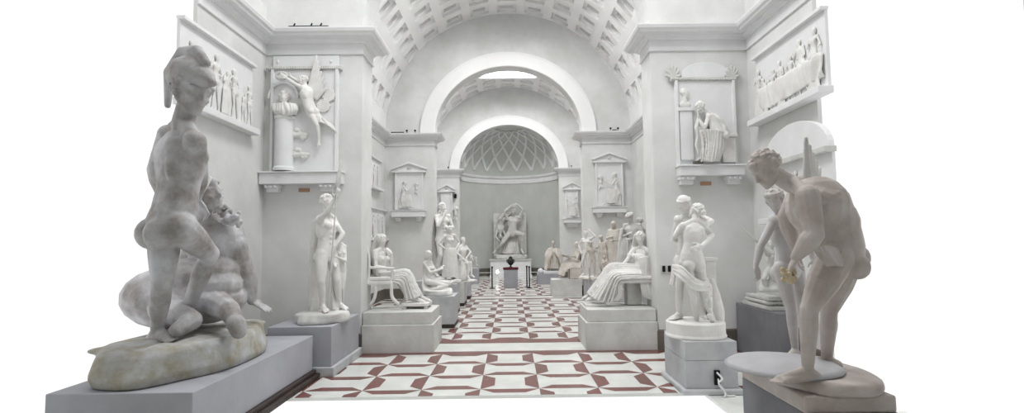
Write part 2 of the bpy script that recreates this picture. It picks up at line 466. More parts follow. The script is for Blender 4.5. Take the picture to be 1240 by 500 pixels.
def head(b, hb, c, face, up, s, hair='curl', seed=1, beard=False, female=False):
    """c centre of the skull"""
    f = V(face).normalized(); u = perp(up, f); r = f.cross(u)
    X = lambda x, y, z: V(c) + (r * x + f * y + u * z) * s
    ax = (r, f, u)
    E = lambda p, q, a=None: b.ell(X(*p), [k * s for k in q], ax)
    Cp = lambda p, q, ra, rb=None, n=10: b.cap(X(*p), X(*q), ra * s, (rb or ra) * s, n)
    E((0, -.012, .022), (.076, .096, .090)); E((0, .030, -.018), (.062, .062, .085))
    E((0, .034, -.075), (.047, .050, .040)); E((0, .066, -.100), (.020, .018, .018))
    for q in (-1, 1):
        Cp((q * .056, -.004, -.045), (q * .022, .058, -.098), .016, .014)
        E((q * .040, .062, -.028), (.020, .018, .018)); E((q * .031, .072, .006), (.015, .012, .010))
        Cp((q * .010, .086, .022), (q * .050, .068, .024), .0095, .008)
        E((q * .078, -.004, -.012), (.010, .018, .030)); Cp((q * .080, -.012, .008), (q * .080, .000, -.030), .006)
        E((q * .011, .096, -.037), (.009, .010, .008))
    Cp((0, .082, .026), (0, .107, -.030), .0095, .0125); Cp((0, .078, .03), (0, .074, .07), .02, .03)
    Cp((-.019, .080, -.057), (.019, .080, -.057), .0075); Cp((0, .086, -.055), (0, .087, -.057), .008)
    Cp((-.014, .079, -.070), (.014, .079, -.070), .008)
    rr = random.Random(seed)
    H = lambda p, q: hb.ell(X(*p), [k * s for k in q], ax)
    if hair in ('curl', 'bun', 'long', 'wreath'):
        H((0, -.018, .035), (.083, .098, .090))
        n = 90 if s < 1.5 else 130
        for i in range(n):
            t = math.acos(1 - rr.random() * 1.45); a = rr.uniform(0, 2 * math.pi)
            y = math.sin(t) * math.cos(a); 
            p = (math.sin(t) * math.sin(a) * .084, -.014 + y * .104, .030 + math.cos(t) * .094)
            if p[1] > .035 and p[2] < .075: continue
            if p[2] < -.06: continue
            w = rr.uniform(.011, .019); H(p, (w, w, w * .85))
        if hair == 'bun':
            H((0, -.125, .03), (.034, .036, .034))
            for k in range(10):
                a = 2 * math.pi * k / 10; H((.03 * math.cos(a), -.135, .03 + .03 * math.sin(a)), (.013, .018, .013))
            for q in (-1, 1):
                for k in range(6): H((q * (.05 + .035 * math.sin(k * .5)), .06 - k * .03, .062 - .01 * k), (.016, .02, .014))
        if hair == 'long':
            for k in range(14):
                a = -2.2 + 4.4 * k / 13; x, y = math.sin(a) * .08, -.02 - math.cos(a) * .085
                hb.tube([X(x, y, .02), X(x * 1.1, y * 1.1, -.06), X(x * .9, y * .95 - .01, -.13), X(x * .8, y * .8 - .02, -.19)], [.016 * s, .018 * s, .015 * s, .008 * s])
        if hair == 'wreath':
            for k in range(22):
                a = 2 * math.pi * k / 22; H((.085 * math.sin(a), .10 * math.cos(a) - .015, .072), (.013, .013, .022))
    if hair == 'cap':
        H((0, -.018, .035), (.083, .098, .086)); H((0, -.05, -.03), (.074, .06, .07)); H((0, -.012, .070), (.082, .100, .070))
        for z, r1 in ((.052, .100), (.078, .098)): hb.lathe(X(0, -.01, z), [(.07 * s, -.006 * s), (r1 * s, 0), (r1 * s, .008 * s), (.07 * s, .014 * s)], 24, axis=u, sy=1)
    if hair == 'helmet':
        H((0, -.012, .045), (.090, .112, .088)); H((0, -.05, -.02), (.078, .07, .08))
        hb.lathe(X(0, -.01, .025), [(.08 * s, -.004 * s), (.100 * s, 0), (.104 * s, .008 * s), (.09 * s, .014 * s)], 24, axis=u)
        hb.tube([X(0, .09, .10), X(0, .03, .155), X(0, -.06, .165), X(0, -.14, .11), X(0, -.17, .02), X(0, -.16, -.06)], [.010 * s, .016 * s, .018 * s, .018 * s, .016 * s, .01 * s])
    if hair == 'veil':
        H((0, -.022, .030), (.090, .104, .098)); H((0, -.05, -.06), (.085, .07, .09))
    if beard:
        for i in range(70):
            a = rr.uniform(-1.25, 1.25); z = rr.uniform(-.15, -.05)
            k = 1 - max(0, (-z - .09) * 5)
            H((math.sin(a) * .062 * k, .03 + math.cos(a) * .05 * k + .012, z), (.014, .014, .016))
def body(b, hb, J, H, female=False, face=None, hair='curl', seed=1, beard=False, fat=1.0, hands=True, up=None, hnL=None, hnR=None, curl=.35, lm=1.0, hs=1.0):
    s = H / 1.75; g = J.get
    SM = (J['sl'] + J['sr']) / 2; HM = (J['hl'] + J['hr']) / 2
    U = (SM - HM).normalized()
    rS = perp(J['sr'] - J['sl'], U); rH = perp(J['hr'] - J['hl'], U)
    ws = g('ws', (SM + HM) / 2 + U.cross(rS) * .02 * s)
    if female: sec = [(-.22, .07, .07, 0), (-.1, .135, .105, -.005), (.05, .172, .120, -.012), (.2, .160, .110, -.005), (.38, .128, .092, .0), (.5, .118, .088, .0), (.66, .130, .098, .0), (.82, .140, .10, -.002), (.96, .125, .075, -.008), (1.06, .06, .05, -.008)]
    else: sec = [(-.22, .07, .07, 0), (-.1, .13, .10, -.005), (.05, .158, .112, -.010), (.2, .150, .105, 0), (.38, .134, .098, .002), (.5, .134, .10, .004), (.66, .155, .115, .004), (.82, .172, .118, 0), (.96, .150, .085, -.008), (1.06, .07, .055, -.01)]
    rings = []
    for t, hw, hd, fo in sec:
        tt = max(-.3, min(1.1, t))
        if 0 <= tt <= 1: c = HM * (1 - tt) ** 2 + (ws * 2 - (HM + SM) * .5) * 2 * tt * (1 - tt) + SM * tt ** 2
        elif tt < 0: c = HM + (HM - SM).normalized() * (-tt) * (SM - HM).length
        else: c = SM + U * (tt - 1) * (SM - HM).length
        k = min(1, max(0, tt)); rr_ = (rH * (1 - k) + rS * k).normalized(); fw = U.cross(rr_)
        ring = []
        for q in range(20):
            a = 2 * math.pi * q / 20
            x, y = math.cos(a), math.sin(a)
            x = math.copysign(abs(x) ** .85, x); y = math.copysign(abs(y) ** .9, y)
            ring.append(c + rr_ * x * hw * s * fat + fw * (y * hd * fat + fo) * s)
        rings.append(ring)
    b.loft(rings)
    fS, fH = U.cross(rS), U.cross(rH)
    for q, side in ((-1, 'l'), (1, 'r')):
        sh, hp = J['s' + side], J['h' + side]
        b.cap(J['nk'] - U * .01 * s, sh + U * .01 * s, .048 * s, .040 * s)
        b.ell(sh, (.060 * s, .060 * s, .064 * s))
        if female:
            c = SM * .72 + HM * .28 + rS * q * .072 * s + fS * .088 * s; b.ell(c, (.056 * s, .054 * s, .054 * s), (rS, fS, U)); b.ell(c + fS * .052 * s, (.009 * s,) * 3)
        else:
            c = SM * .80 + HM * .20 + rS * q * .076 * s + fS * .078 * s; b.ell(c, (.078 * s, .042 * s, .052 * s), (rS, fS, U))
            for k in range(3):
                c = SM * (.60 - .14 * k) + HM * (.40 + .14 * k) + rS * q * .033 * s + fS * (.092 - .004 * k) * s
                b.ell(c, (.032 * s, .022 * s, .032 * s), (rS, fS, U))
            c = SM * .66 + HM * .34 + rS * q * .115 * s - fS * .03 * s; b.ell(c, (.055 * s, .07 * s, .11 * s), (rS, fS, U))
        sc = SM * .84 + HM * .16 + rS * q * .085 * s - fS * .075 * s; b.ell(sc, (.055 * s, .03 * s, .075 * s), (rS, fS, U))
        gl = HM + rH * q * .080 * s - fH * .072 * s - U * .045 * s
        b.ell(gl, ((.086 if female else .078) * s, .080 * s, .088 * s), (rH, fH, U))
        if g('k' + side):
            kn = J['k' + side]; d = (kn - hp); L = d.length; dn = d.normalized(); ft = perp(fH, dn) if abs(fH.dot(dn)) < .9 else perp(U, dn)
            b.cap(hp, hp + d * .5, .090 * s * fat, .078 * s * fat); b.cap(hp + d * .5, kn, .078 * s * fat, .053 * s)
            b.ell(hp + d * .38 + ft * .022 * s, (.062 * s, .058 * s, .16 * s), (dn.cross(ft), ft, dn)); b.ell(kn + ft * .014 * s, (.042 * s, .042 * s, .048 * s))
            if g('a' + side):
                an = J['a' + side]; e = an - kn; en = e.normalized()
                bk = -perp(ft, en) if abs((-dn).dot(en)) > .97 or (dn - en).length < .15 else perp(dn.cross(en).cross(en) * 1.0, en)
                if (dn - en).length >= .15 and abs(dn.dot(en)) < .99:
                    bk = perp(-(hp - kn).normalized() * -1, en); bk = perp(hp - kn, en)
                b.cap(kn, kn + e * .32, .052 * s, .054 * s); b.cap(kn + e * .32, an, .054 * s, .034 * s)
                b.ell(kn + e * .30 + bk * .022 * s, (.046 * s, .040 * s, .115 * s), (en.cross(bk), bk, en))
                b.ell(an, (.038 * s, .036 * s, .036 * s))
                toe = g('t' + side)
                if toe is not None: foot(b, an, toe, s * 1.05)
        if g('e' + side):
            el = J['e' + side]; d = el - sh
            b.cap(sh, el, .049 * s * lm, .037 * s * lm); b.ell(sh + d * .55, (.043 * s * lm, .043 * s * lm, .09 * s), (d.normalized().orthogonal().normalized(), d.normalized().cross(d.normalized().orthogonal().normalized()), d.normalized()))
            if g('w' + side):
                wr = J['w' + side]; e = wr - el
                b.cap(el, el + e * .3, .038 * s * lm, .042 * s * lm); b.cap(el + e * .3, wr, .042 * s * lm, .026 * s * (lm + 1) / 2)
                if hands:
                    fh = g('f' + side); dd = (fh - wr) if fh is not None else e
                    hn = (hnL if side == 'l' else hnR) or (fS * .6 + U * .5)
                    hand(b, wr, dd, hn, s * 1.08, curl, 1 if side == 'l' else -1)
    b.cap(J['nk'] - U * .03 * s, J['hd'] - (J['hd'] - J['nk']).normalized() * .05 * s, .060 * s if not female else .052 * s, .054 * s if not female else .048 * s)
    head(b, hb, J['hd'], face or fS, up or (J['hd'] - J['nk']), s * hs, hair, seed, beard, female)
def bodice(b, J, H, t0=.02, t1=.86, grow=.012, nf=9, amp=.02, seed=1, skirt=0):
    """cloth fitted round the torso from hip to breast"""
    s = H / 1.75; SM = (J['sl'] + J['sr']) / 2; HM = (J['hl'] + J['hr']) / 2; U = (SM - HM).normalized()
    rS = perp(J['sr'] - J['sl'], U); rH = perp(J['hr'] - J['hl'], U); ws = J.get('ws', (SM + HM) / 2 + U.cross(rS) * .02 * s)
    rows = []
    for i in range(7):
        t = t0 + (t1 - t0) * i / 6
        c = HM * (1 - t) ** 2 + (ws * 2 - (HM + SM) * .5) * 2 * t * (1 - t) + SM * t ** 2
        r_ = (rH * (1 - t) + rS * t).normalized(); f = U.cross(r_)
        hw = .175 - .05 * math.sin(math.pi * min(1, t * 1.1)) + grow; hd = .122 - .022 * math.sin(math.pi * min(1, t * 1.1)) + grow + (.035 if .6 < t < .85 else 0)
        if t > .88: hw -= .02
        rows.append([c + r_ * math.cos(a) * hw * s + f * math.sin(a) * hd * s for a in [2 * math.pi * k / 12 for k in range(12)]])
    rows.reverse()
    b.sheet(rows, nf, amp * s, .022 * s, True, nv=14, seed=seed, nu=nf * 9)
def sleeve(b, J, H, side, k=.5):
    s = H / 1.75; a, c = J['s' + side], J['e' + side]; d = c - a
    b.cap(a, a + d * k, .066 * s, .058 * s)
    for q in range(4):
        p = a + d * (k * (q + .5) / 4); o = d.normalized().orthogonal().normalized() * .058 * s
        b.tube([p + Matrix.Rotation(x * .7 + q, 3, d.normalized()) @ o + d * (.03 * math.sin(x * 2)) for x in range(10)], .011 * s)
def jt(Y, **k):
    return {n: at(a, c, Y + dy) for n, (a, c, dy) in k.items()}
def mean(*p): return sum(p, V((0, 0, 0))) / len(p)
def rock(b, c, rx, ry, h, seed=0, n=26, wob=.08):
    rr = random.Random(seed); c = V(c); ph = [rr.uniform(0, 6.3) for _ in range(5)]
    def ring(k, z, j): return [c + V((math.cos(a) * rx * k * (1 + wob * math.sin(3 * a + ph[0] + j * .6) + wob * .6 * math.sin(7 * a + ph[1] - j)),
                                     math.sin(a) * ry * k * (1 + wob * math.sin(3 * a + ph[0] + j * .6) + wob * .6 * math.sin(7 * a + ph[1] - j)), z + h * .05 * math.sin(4 * a + ph[2]) * (z > 0)))
                                     for a in [2 * math.pi * q / n for q in range(n)]]
    b.loft([ring(.97, 0, 0), ring(1, h * .25, .5), ring(.97, h * .6, 1.3), ring(.95, h * .85, 2), ring(.9, h, 2.4), ring(.5, h * 1.03, 2.4)])
def block(name, x0, x1, y0, y1, z1, m, label, cat='pedestal', group=None, base=None, basem=None, top=0, steps=None):
    """pedestal: base moulding, body, optional upper step"""
    t = thing(name, label, cat, ((x0 + x1) / 2, (y0 + y1) / 2, 0), group)
    bh, bo = base or (0, 0)
    if bh:
        q = B(); q.box(x0 - bo, x1 + bo, y0 - bo, y1 + bo, 0, bh); q.build('base_moulding', basem or m, t, bevel=.012)
    q = B(); q.box(x0, x1, y0, y1, bh, z1 - top)
    q.build('body', m, t, bevel=.008)
    if top:
        q = B(); q.box(x0 - .02, x1 + .02, y0 - .02, y1 + .02, z1 - top, z1); q.build('cap_slab', m, t, bevel=.008)
    return t
# --------------------------------------------------------- statues, middle ground
def pts(Y, *q): return [at(a, c, Y + d) for a, c, d in q]
def fig_parts(t, b, hb, m, vx, figname='figure', hairname='hair'):
    o = b.build(figname, m, t, voxel=vx, sm=2)
    if hb.v: hb.build(hairname, m, t, voxel=max(vx * .8, .006), sm=1)
    return o

# --- spear bearer and companion, left
block('pedestal', -3.62, -2.66, 8.02, 9.45, .73, M_PEDB, 'tall blue grey pedestal under the standing hero with the spear', base=(.14, .05), basem=M_PEDM, group=None)
t = thing('standing_hero_statue', 'white plaster nude hero raising a spear beside a smaller companion, on blue grey pedestal', 'statue', (-3.1, 8.6, .73))
Y = 8.6
b, hb = B(), B()
J = jt(Y, hd=(397, 245, -.05), nk=(396, 258, 0), sr=(387, 266, -.18), sl=(403, 265, .20), er=(396, 258, -.36), wr=(405, 241, -.40), fr=(409, 234, -.40), el=(415, 284, .14), wl=(406, 298, 0), fl=(403, 304, -.03),
       hr=(390, 307, -.09), hl=(401, 307, .10), kr=(389, 341, -.20), kl=(408, 339, .02), ar=(391, 370, -.10), al=(411, 368, .16), tr=(396, 378, -.28), tl=(421, 375, .02), ws=(395, 288, .02))
body(b, hb, J, 2.0, face=(.8, -.5, .25), hair='curl', seed=3)
fig_parts(t, b, hb, M_STAT, .014)
b, hb = B(), B()
J = jt(Y + .22, hd=(411, 284, 0), nk=(411, 293, .02), sr=(406, 298, -.05), sl=(417, 299, .06), el=(418, 316, -.05), wl=(408, 311, -.16), er=(402, 309, -.12), wr=(405, 318, -.22),
       hr=(407, 328, -.03), hl=(415, 328, .06), kr=(408, 348, -.10), kl=(415, 349, .0), ar=(408, 369, .0), al=(414, 369, .1), tr=(409, 376, -.18), tl=(420, 374, -.05))
body(b, hb, J, 1.22, face=(-.7, -.5, .3), hair='curl', seed=4, female=True)
fig_parts(t, b, hb, M_STAT, .012, 'companion_figure', 'companion_hair')
b = B(); r = pts(Y, (382, 372, .1), (380, 320, .12), (385, 268, .12))
b.sheet([pts(Y, (384, 266, .05), (380, 268, .20), (386, 268, .28)), pts(Y, (381, 300, .0), (377, 310, .18), (386, 310, .3)), pts(Y, (378, 340, .0), (377, 342, .2), (388, 342, .3)), pts(Y, (379, 374, .0), (378, 374, .2), (393, 374, .3))], 5, .04, .05, seed=2)
b.sheet([pts(Y, (402, 330, .1), (408, 330, .15), (414, 330, .2)), pts(Y, (401, 350, .1), (407, 350, .15), (413, 350, .2)), pts(Y, (402, 376, .05), (408, 376, .12), (414, 376, .2))], 3, .03, .04, seed=5)
b.tube(pts(Y, (381, 376, .0), (384, 348, .05), (383, 322, .05), (385, 300, .05)), [.07, .05, .045, .03])
b.build('drapery', M_STAT, t, voxel=.015, sm=1)
b = B(); b.tube(pts(Y, (397, 372, -.45), (408, 232, -.43)), .011); a = at(408, 232, Y - .43); q = at(413, 192, Y - .40)
b.lathe(a, [(.012, -.02), (.035, .0), (.014, .05), (.045, .10), (.04, .2), (.022, .40), (.002, (q - a).length)], 10, sx=1, sy=.4, axis=(q - a))
b.build('spear', M_STATG, t, smooth=True)
b = B(); c = at(393, 380, Y + .05); rock(b, (c.x + .0, 8.62, .73), .40, .50, .16, 3); b.build('base', M_STATG, t, voxel=.02, sm=2)

# --- seated woman in an armchair, left threshold
def two_step(s, label, tone):
    t = thing('pedestal', label, 'pedestal', (s * 1.98, 10.2, 0))
    x0, x1 = (1.37, 2.655)
    q = B(); q.box(min(s * x0, s * x1), max(s * x0, s * x1), 9.58, 10.78, 0, .50); q.build('lower_block', M_PEDS, t, bevel=.01)
    q = B(); x0 += .035; q.box(min(s * x0, s * x1), max(s * x0, s * x1), 9.66, 10.72, .50, .72); q.build('upper_block', M_PEDS, t, bevel=.012)
    return t
two_step(-1, 'broad stepped stone pedestal under the woman in the armchair', 0)
two_step(1, 'broad stepped stone pedestal under the reclining draped woman', 0)
t = thing('seated_woman_statue', 'white plaster draped woman seated in a curved-leg armchair facing right', 'statue', (-2.1, 10.3, .72))
Y = 10.3
b, hb = B(), B()
J = jt(Y, hd=(463, 290.5, -.02), nk=(462, 300, 0), sr=(455, 305, -.12), sl=(468, 305, .12), er=(455, 323, -.24), wr=(470, 325, -.26), fr=(476, 327, -.26), el=(474, 320, .12), wl=(474, 307, .02), fl=(470, 302, 0),
       hr=(461, 336, -.10), hl=(465, 335, .12), kr=(490, 336, -.12), kl=(494, 331, .10), ar=(503, 361, -.06), al=(509, 359, .08), tr=(517, 367, -.12), tl=(523, 365, .04), ws=(459, 322, .0))
body(b, hb, J, 1.62, female=True, face=(.62, -.75, -.02), hair='bun', seed=6, curl=.5)
fig_parts(t, b, hb, M_STAT, .011)
b = B(); bodice(b, J, 1.62, seed=5); sleeve(b, J, 1.62, 'l'); sleeve(b, J, 1.62, 'r')
b.sheet([pts(Y, (457, 335, .20), (458, 331, -.02), (460, 334, -.20), (462, 341, -.22)), pts(Y, (477, 330, .22), (478, 328, .0), (479, 332, -.20), (476, 342, -.24)),
         pts(Y, (495, 329, .22), (494, 327, .0), (492, 332, -.21), (484, 345, -.24)), pts(Y, (503, 343, .2), (502, 342, .0), (498, 346, -.19), (488, 355, -.2)), pts(Y, (511, 360, .16), (509, 358, .0), (504, 361, -.16), (491, 364, -.18))], 6, .06, .03, seed=7, nv=22)
b.tube(pts(Y, (458, 286, .05), (455, 296, .12), (452, 312, .1), (451, 330, .1)), [.05, .07, .07, .05])
b.build('drapery', M_STAT, t, voxel=.013, sm=1)
b = B()
for dy in (-.27, .27):
    b.tube(cr_path(pts(Y, (474, 343, dy), (474, 350, dy), (475, 360, dy), (482, 368, dy)), 5), .034)
    b.tube(cr_path(pts(Y, (453, 343, dy), (455, 352, dy), (453, 362, dy), (449, 368, dy)), 5), .032)
    b.tube(pts(Y, (448, 324, dy), (462, 324.5, dy), (476, 325, dy)), .028); b.tube(pts(Y, (474, 325, dy), (475, 333, dy), (473, 343, dy)), .02)
    b.tube(cr_path(pts(Y, (446, 343, dy), (447, 325, dy), (447, 312, dy), (444, 300, dy)), 4), .026)
b.tube(cr_path(pts(Y, (482, 344, .25), (490, 356, .26), (489, 363, .26), (482, 369, .26)), 5), .024)
o = at(446, 338, Y); q = at(477, 338, Y); b.box(o.x, q.x, Y - .30, Y + .30, o.z - .09, o.z - .02)
o2 = at(445, 302, Y); b.box(o2.x - .03, o2.x + .03, Y - .28, Y + .28, o.z, o2.z)
b.build('armchair', M_STAT, t, voxel=.012, sm=1)
b = B(); b.box(o.x + .02, q.x, Y - .29, Y + .29, o.z - .02, o.z + .06); b.build('seat_cushion', M_STAT, t, bevel=.03)
b = B(); o = at(487, 366, Y - .2); q = at(519, 366, Y - .2); b.box(o.x, q.x, Y - .25, Y + .25, .77, .83)
for x in (o.x + .05, q.x - .05):
    for y in (Y - .2, Y + .2): b.lathe((x, y, .722), [(.035, 0), (.045, .02), (.03, .05)], 12)
b.build('footstool', M_STAT, t, bevel=.01)

# --- reclining draped woman, right threshold
t = thing('reclining_woman_statue', 'white plaster draped woman leaning back on a stool, feet stretched to the left', 'statue', (2.1, 10.3, .72))
b, hb = B(), B()
J = jt(Y, hd=(775, 288, -.02), nk=(777, 298, .02), sr=(768, 303, .12), sl=(785, 304, -.10), el=(792, 318, -.06), wl=(783, 312, -.20), fl=(778, 313, -.24), er=(757, 318, .02), wr=(747, 327, -.05), fr=(741, 331, -.08),
       hl=(772, 334, -.10), hr=(768, 332, .12), kl=(742, 332, -.12), kr=(738, 328, .10), al=(722, 357, -.08), ar=(716, 356, .08), tl=(709, 364, -.12), tr=(704, 362, .06), ws=(776, 320, .0))
body(b, hb, J, 1.68, female=True, face=(-.65, -.75, -.08), hair='bun', seed=9)
fig_parts(t, b, hb, M_STAT, .011)
b = B(); bodice(b, J, 1.68, seed=6); sleeve(b, J, 1.68, 'l'); sleeve(b, J, 1.68, 'r')
b.sheet([pts(Y, (778, 328, .22), (779, 323, -.02), (778, 330, -.24), (774, 338, -.27)), pts(Y, (760, 324, .24), (757, 320, .0), (757, 330, -.24), (762, 338, -.27)),
         pts(Y, (743, 322, .24), (738, 321, .0), (742, 332, -.24), (750, 340, -.27)), pts(Y, (730, 338, .24), (727, 336, .0), (733, 346, -.24), (745, 352, -.27)), pts(Y, (715, 357, .24), (712, 356, .0), (722, 363, -.22), (742, 366, -.25))], 8, .065, .03, seed=10, nv=22)
b.sheet([pts(Y, (772, 312, -.26), (785, 310, -.24), (790, 316, -.1)), pts(Y, (776, 325, -.27), (783, 330, -.27), (790, 332, -.15)), pts(Y, (779, 345, -.27), (785, 346, -.27), (790, 347, -.18)), pts(Y, (783, 358, -.27), (786, 360, -.27), (790, 358, -.2))], 4, .03, .03, seed=12)
b.sheet([pts(Y, (768, 284, .10), (775, 279, .10), (782, 284, .10)), pts(Y, (765, 296, .14), (775, 300, .18), (788, 298, .14)), pts(Y, (763, 312, .14), (777, 318, .18), (793, 312, .1))], 5, .02, .03, seed=13)
b.build('drapery', M_STAT, t, voxel=.013, sm=1)
b = B()
o = at(746, 338, Y); q = at(784, 338, Y); b.box(o.x, q.x, Y - .31, Y + .31, o.z - .06, o.z + .0)
for dy in (-.27, .27):
    b.sheet([pts(Y, (746, 342, dy), (753, 342, dy)), pts(Y, (747, 350, dy), (754, 350, dy)), pts(Y, (746, 358, dy), (753, 359, dy)), pts(Y, (735, 365, dy), (748, 365, dy))], 0, 0, .06)
    b.sheet([pts(Y, (775, 342, dy), (782, 342, dy)), pts(Y, (776, 350, dy), (784, 350, dy)), pts(Y, (779, 359, dy), (788, 358, dy)), pts(Y, (790, 364, dy), (797, 364, dy))], 0, 0, .06)
a = at(758, 350, Y); c = at(775, 350, Y); b.box(a.x, c.x, Y - .1, Y + .2, .73, o.z - .05)
a = at(786, 340, Y); b.cap((a.x + .05, Y + .12, .76), (a.x + .03, Y + .15, 1.65), .13, .07, flat=.5, fdir=(1, 0, 0))
b.build('stool', M_STATG, t, voxel=.013, sm=1)
b = B(); a = at(742, 336, Y); c = at(785, 336, Y); b.box(a.x, c.x, Y - .32, Y + .32, o.z + .0, o.z + .08); b.build('cushion', M_STAT, t, bevel=.035)
b = B(); a = at(707, 366, Y); c = at(733, 366, Y); b.box(a.x, c.x, Y - .2, Y + .25, .722, .77); b.build('footstool', M_STAT, t, bevel=.01)

# --- kneeling woman, left of bay two
block('pedestal', -2.02, -1.28, 12.3, 13.2, .73, M_PEDM, 'pale grey pedestal under the kneeling woman', base=(.09, .0), basem=M_WOOD)
t = thing('kneeling_woman_statue', 'white plaster nude woman kneeling with bowed head on a low rock', 'statue', (-1.7, 12.75, .73))
Y = 12.7
b, hb = B(), B()
J = jt(Y, hd=(519, 308.5, -.05), nk=(517.5, 315, 0), sr=(514, 319, -.10), sl=(522, 319, .12), er=(521, 330, -.2), wr=(531, 327, -.12), fr=(535, 325, -.1), el=(528, 329, .08), wl=(533, 324, .02), fl=(537, 322, 0),
       hr=(516, 341, -.10), hl=(521, 341, .10), kr=(541, 346, -.16), kl=(544, 343, .10), ar=(521, 351, -.24), al=(526, 351, .16), tr=(513, 353, -.26), tl=(518, 353, .2), ws=(516, 331, .02))
body(b, hb, J, 1.45, female=True, face=(.7, -.5, -.35), hair='long', seed=14)
fig_parts(t, b, hb, M_STAT, .014)
b = B(); rock(b, at(530, 350, Y) * V((1, 1, 0)) if False else (at(531, 350, Y).x, Y + .03, .73), .36, .40, .13, 5); b.build('base', M_STAT, t, voxel=.018, sm=2)
b = B(); b.sheet([pts(Y, (512, 336, -.2), (513, 338, .1), (520, 338, .22)), pts(Y, (511, 346, -.28), (520, 350, -.1), (540, 350, .2)), pts(Y, (512, 353, -.3), (530, 354, -.3), (547, 353, .2))], 7, .03, .03, seed=15)
b.build('drapery', M_STAT, t, voxel=.016, sm=1)

def standing(name, label, px, head_y, foot_y, Y, H, face, female, hairst, seed, robe, pose, m=M_STAT, loc=None, basez=None, arms=None, tilt=0, robe_from=.55):
    """upright statue: px of its axis, head and foot rows in the photo"""
    fo = at(px, foot_y, Y); hh = at(px, head_y, Y).z - fo.z; H = hh * 1.0
    t = thing(name, label, 'statue', (fo.x, Y, fo.z - .1))
    s = H / 1.75; b, hb = B(), B(); fr = V(face); fr.z = 0; fr.normalize(); rt = V((fr.y, -fr.x, 0)); O = V((fo.x, Y, fo.z))
    def q(x, y, z): return O + rt * x * s + fr * y * s + V((0, 0, z * s))
    J = dict(hd=q(.02 + tilt, .03, 1.62), nk=q(tilt * .6, -.01, 1.46), sl=q(-.18, 0, 1.42), sr=q(.18, 0, 1.40), hl=q(-.09, 0, .93), hr=q(.10, 0, .90), kl=q(-.10, .03, .50), kr=q(.15, .12, .50),
             al=q(-.09, -.02, .08), ar=q(.17, -.06, .10), tl=q(-.11, .19, .02), tr=q(.21, .12, .02), ws=q(.02, -.02, 1.15))
    P = {'akimbo': dict(el=q(-.37, -.06, 1.17), wl=q(-.19, .06, .99), er=q(.38, -.06, 1.16), wr=q(.19, .06, .99)),
         'chin': dict(el=q(-.25, .08, 1.14), wl=q(-.02, .2, 1.16), er=q(.24, .14, 1.18), wr=q(.10, .17, 1.42)),
         'cross': dict(el=q(-.26, .08, 1.14), wl=q(.04, .22, 1.20), er=q(.26, .08, 1.14), wr=q(-.04, .24, 1.25)),
         'up': dict(el=q(-.40, .05, 1.52), wl=q(-.20, .08, 1.72), er=q(.34, .02, 1.18), wr=q(.22, .12, .98)),
         'down': dict(el=q(-.25, -.02, 1.13), wl=q(-.24, .12, .90), er=q(.26, .0, 1.12), wr=q(.24, .16, .94)),
         'both_up': dict(el=q(-.36, .04, 1.58), wl=q(-.10, .0, 1.80), er=q(.36, .04, 1.56), wr=q(.12, .0, 1.80))}[pose]
    J.update(P)
    body(b, hb, J, H, female=female, face=face, hair=hairst, seed=seed)
    vx = max(.013, Y * .0011)
    fig_parts(t, b, hb, m, vx)
    b = B()
    if robe == 'skirt':
        rows = []
        for z, w, d in ((1.02, .17, .13), (.85, .20, .16), (.5, .22, .19), (.06, .25, .22)):
            rows.append([q(w * math.cos(a), d * math.sin(a) + .02, z) for a in [2 * math.pi * k / 10 for k in range(10)]])
        b.sheet(rows, 11, .035 * s, .03, True, seed=seed, nu=110)
    elif robe == 'robe':
        rows = []
        for z, w, d in ((1.44, .17, .09), (1.25, .20, .15), (1.0, .19, .16), (.6, .23, .19), (.05, .28, .23)):
            rows.append([q(w * math.cos(a), d * math.sin(a) + .02, z) for a in [2 * math.pi * k / 10 for k in range(10)]])
        b.sheet(rows, 12, .04 * s, .035, True, seed=seed, nu=120, grow=True)
    elif robe == 'cloak':
        b.sheet([[q(-.22, -.05, 1.44), q(0, -.13, 1.46), q(.2, -.05, 1.42)], [q(-.30, -.04, 1.1), q(0, -.18, 1.1), q(.26, -.08, 1.1)], [q(-.3, -.06, .6), q(0, -.2, .6), q(.24, -.12, .6)], [q(-.34, -.06, .05), q(0, -.2, .05), q(.26, -.1, .05)]], 7, .04 * s, .04, seed=seed)
        b.tube([q(-.2, -.04, .03), q(-.2, -.05, .5), q(-.16, -.05, .8)], [.1 * s, .075 * s, .05 * s])
    if b.v: b.build('drapery', m, t, voxel=vx, sm=1)
    b = B(); rock(b, O - V((0, 0, .1)), .33 * s + .02, .29 * s + .02, .10, seed); b.build('base', m, t, voxel=.02, sm=1)
    return t, fo
# three white statues in a row along the left of bay two
p = at(540, 338, 14.75)
block('pedestal', -2.3, -1.44, 14.42, 15.3, at(545, 338, 14.85).z - .101, M_PEDM, 'pale grey pedestal just behind the kneeling woman', base=(.1, 0), basem=M_WOOD)
standing('dancer_statue', 'white plaster dancer with hands at her waist just behind the kneeling woman', 545, 273, 338, 14.85, 1.6, (.5, -.85, .05), True, 'bun', 21, 'skirt', 'akimbo')
standing('tall_nude_statue', 'tall white plaster nude with bent arms behind the dancer, by the pier', 536, 245, 335, 15.9, 1.9, (.7, -.7, .15), False, 'curl', 22, 'cloak', 'chin')
block('pedestal', -2.75, -1.80, 15.5, 16.3, at(536, 335, 15.9).z - .101, M_PEDM, 'grey pedestal largely hidden behind the dancer', base=(.1, 0), basem=M_WOOD)
block('pedestal', -2.3, -1.42, 16.46, 17.5, .72, M_PEDS, 'cream pedestal below the seated man, left side', base=(.1, 0), basem=M_WOOD)
block('pedestal', -2.3, -1.39, 18.58, 19.25, .58, M_PEDM, 'low light pedestal standing beside the left middle pier', base=(.1, 0), basem=M_WOOD)
t = thing('seated_man_statue', 'white plaster draped figure seated on a cream pedestal leaning right', 'statue', (-1.7, 17.0, .72))
Y = 17.0
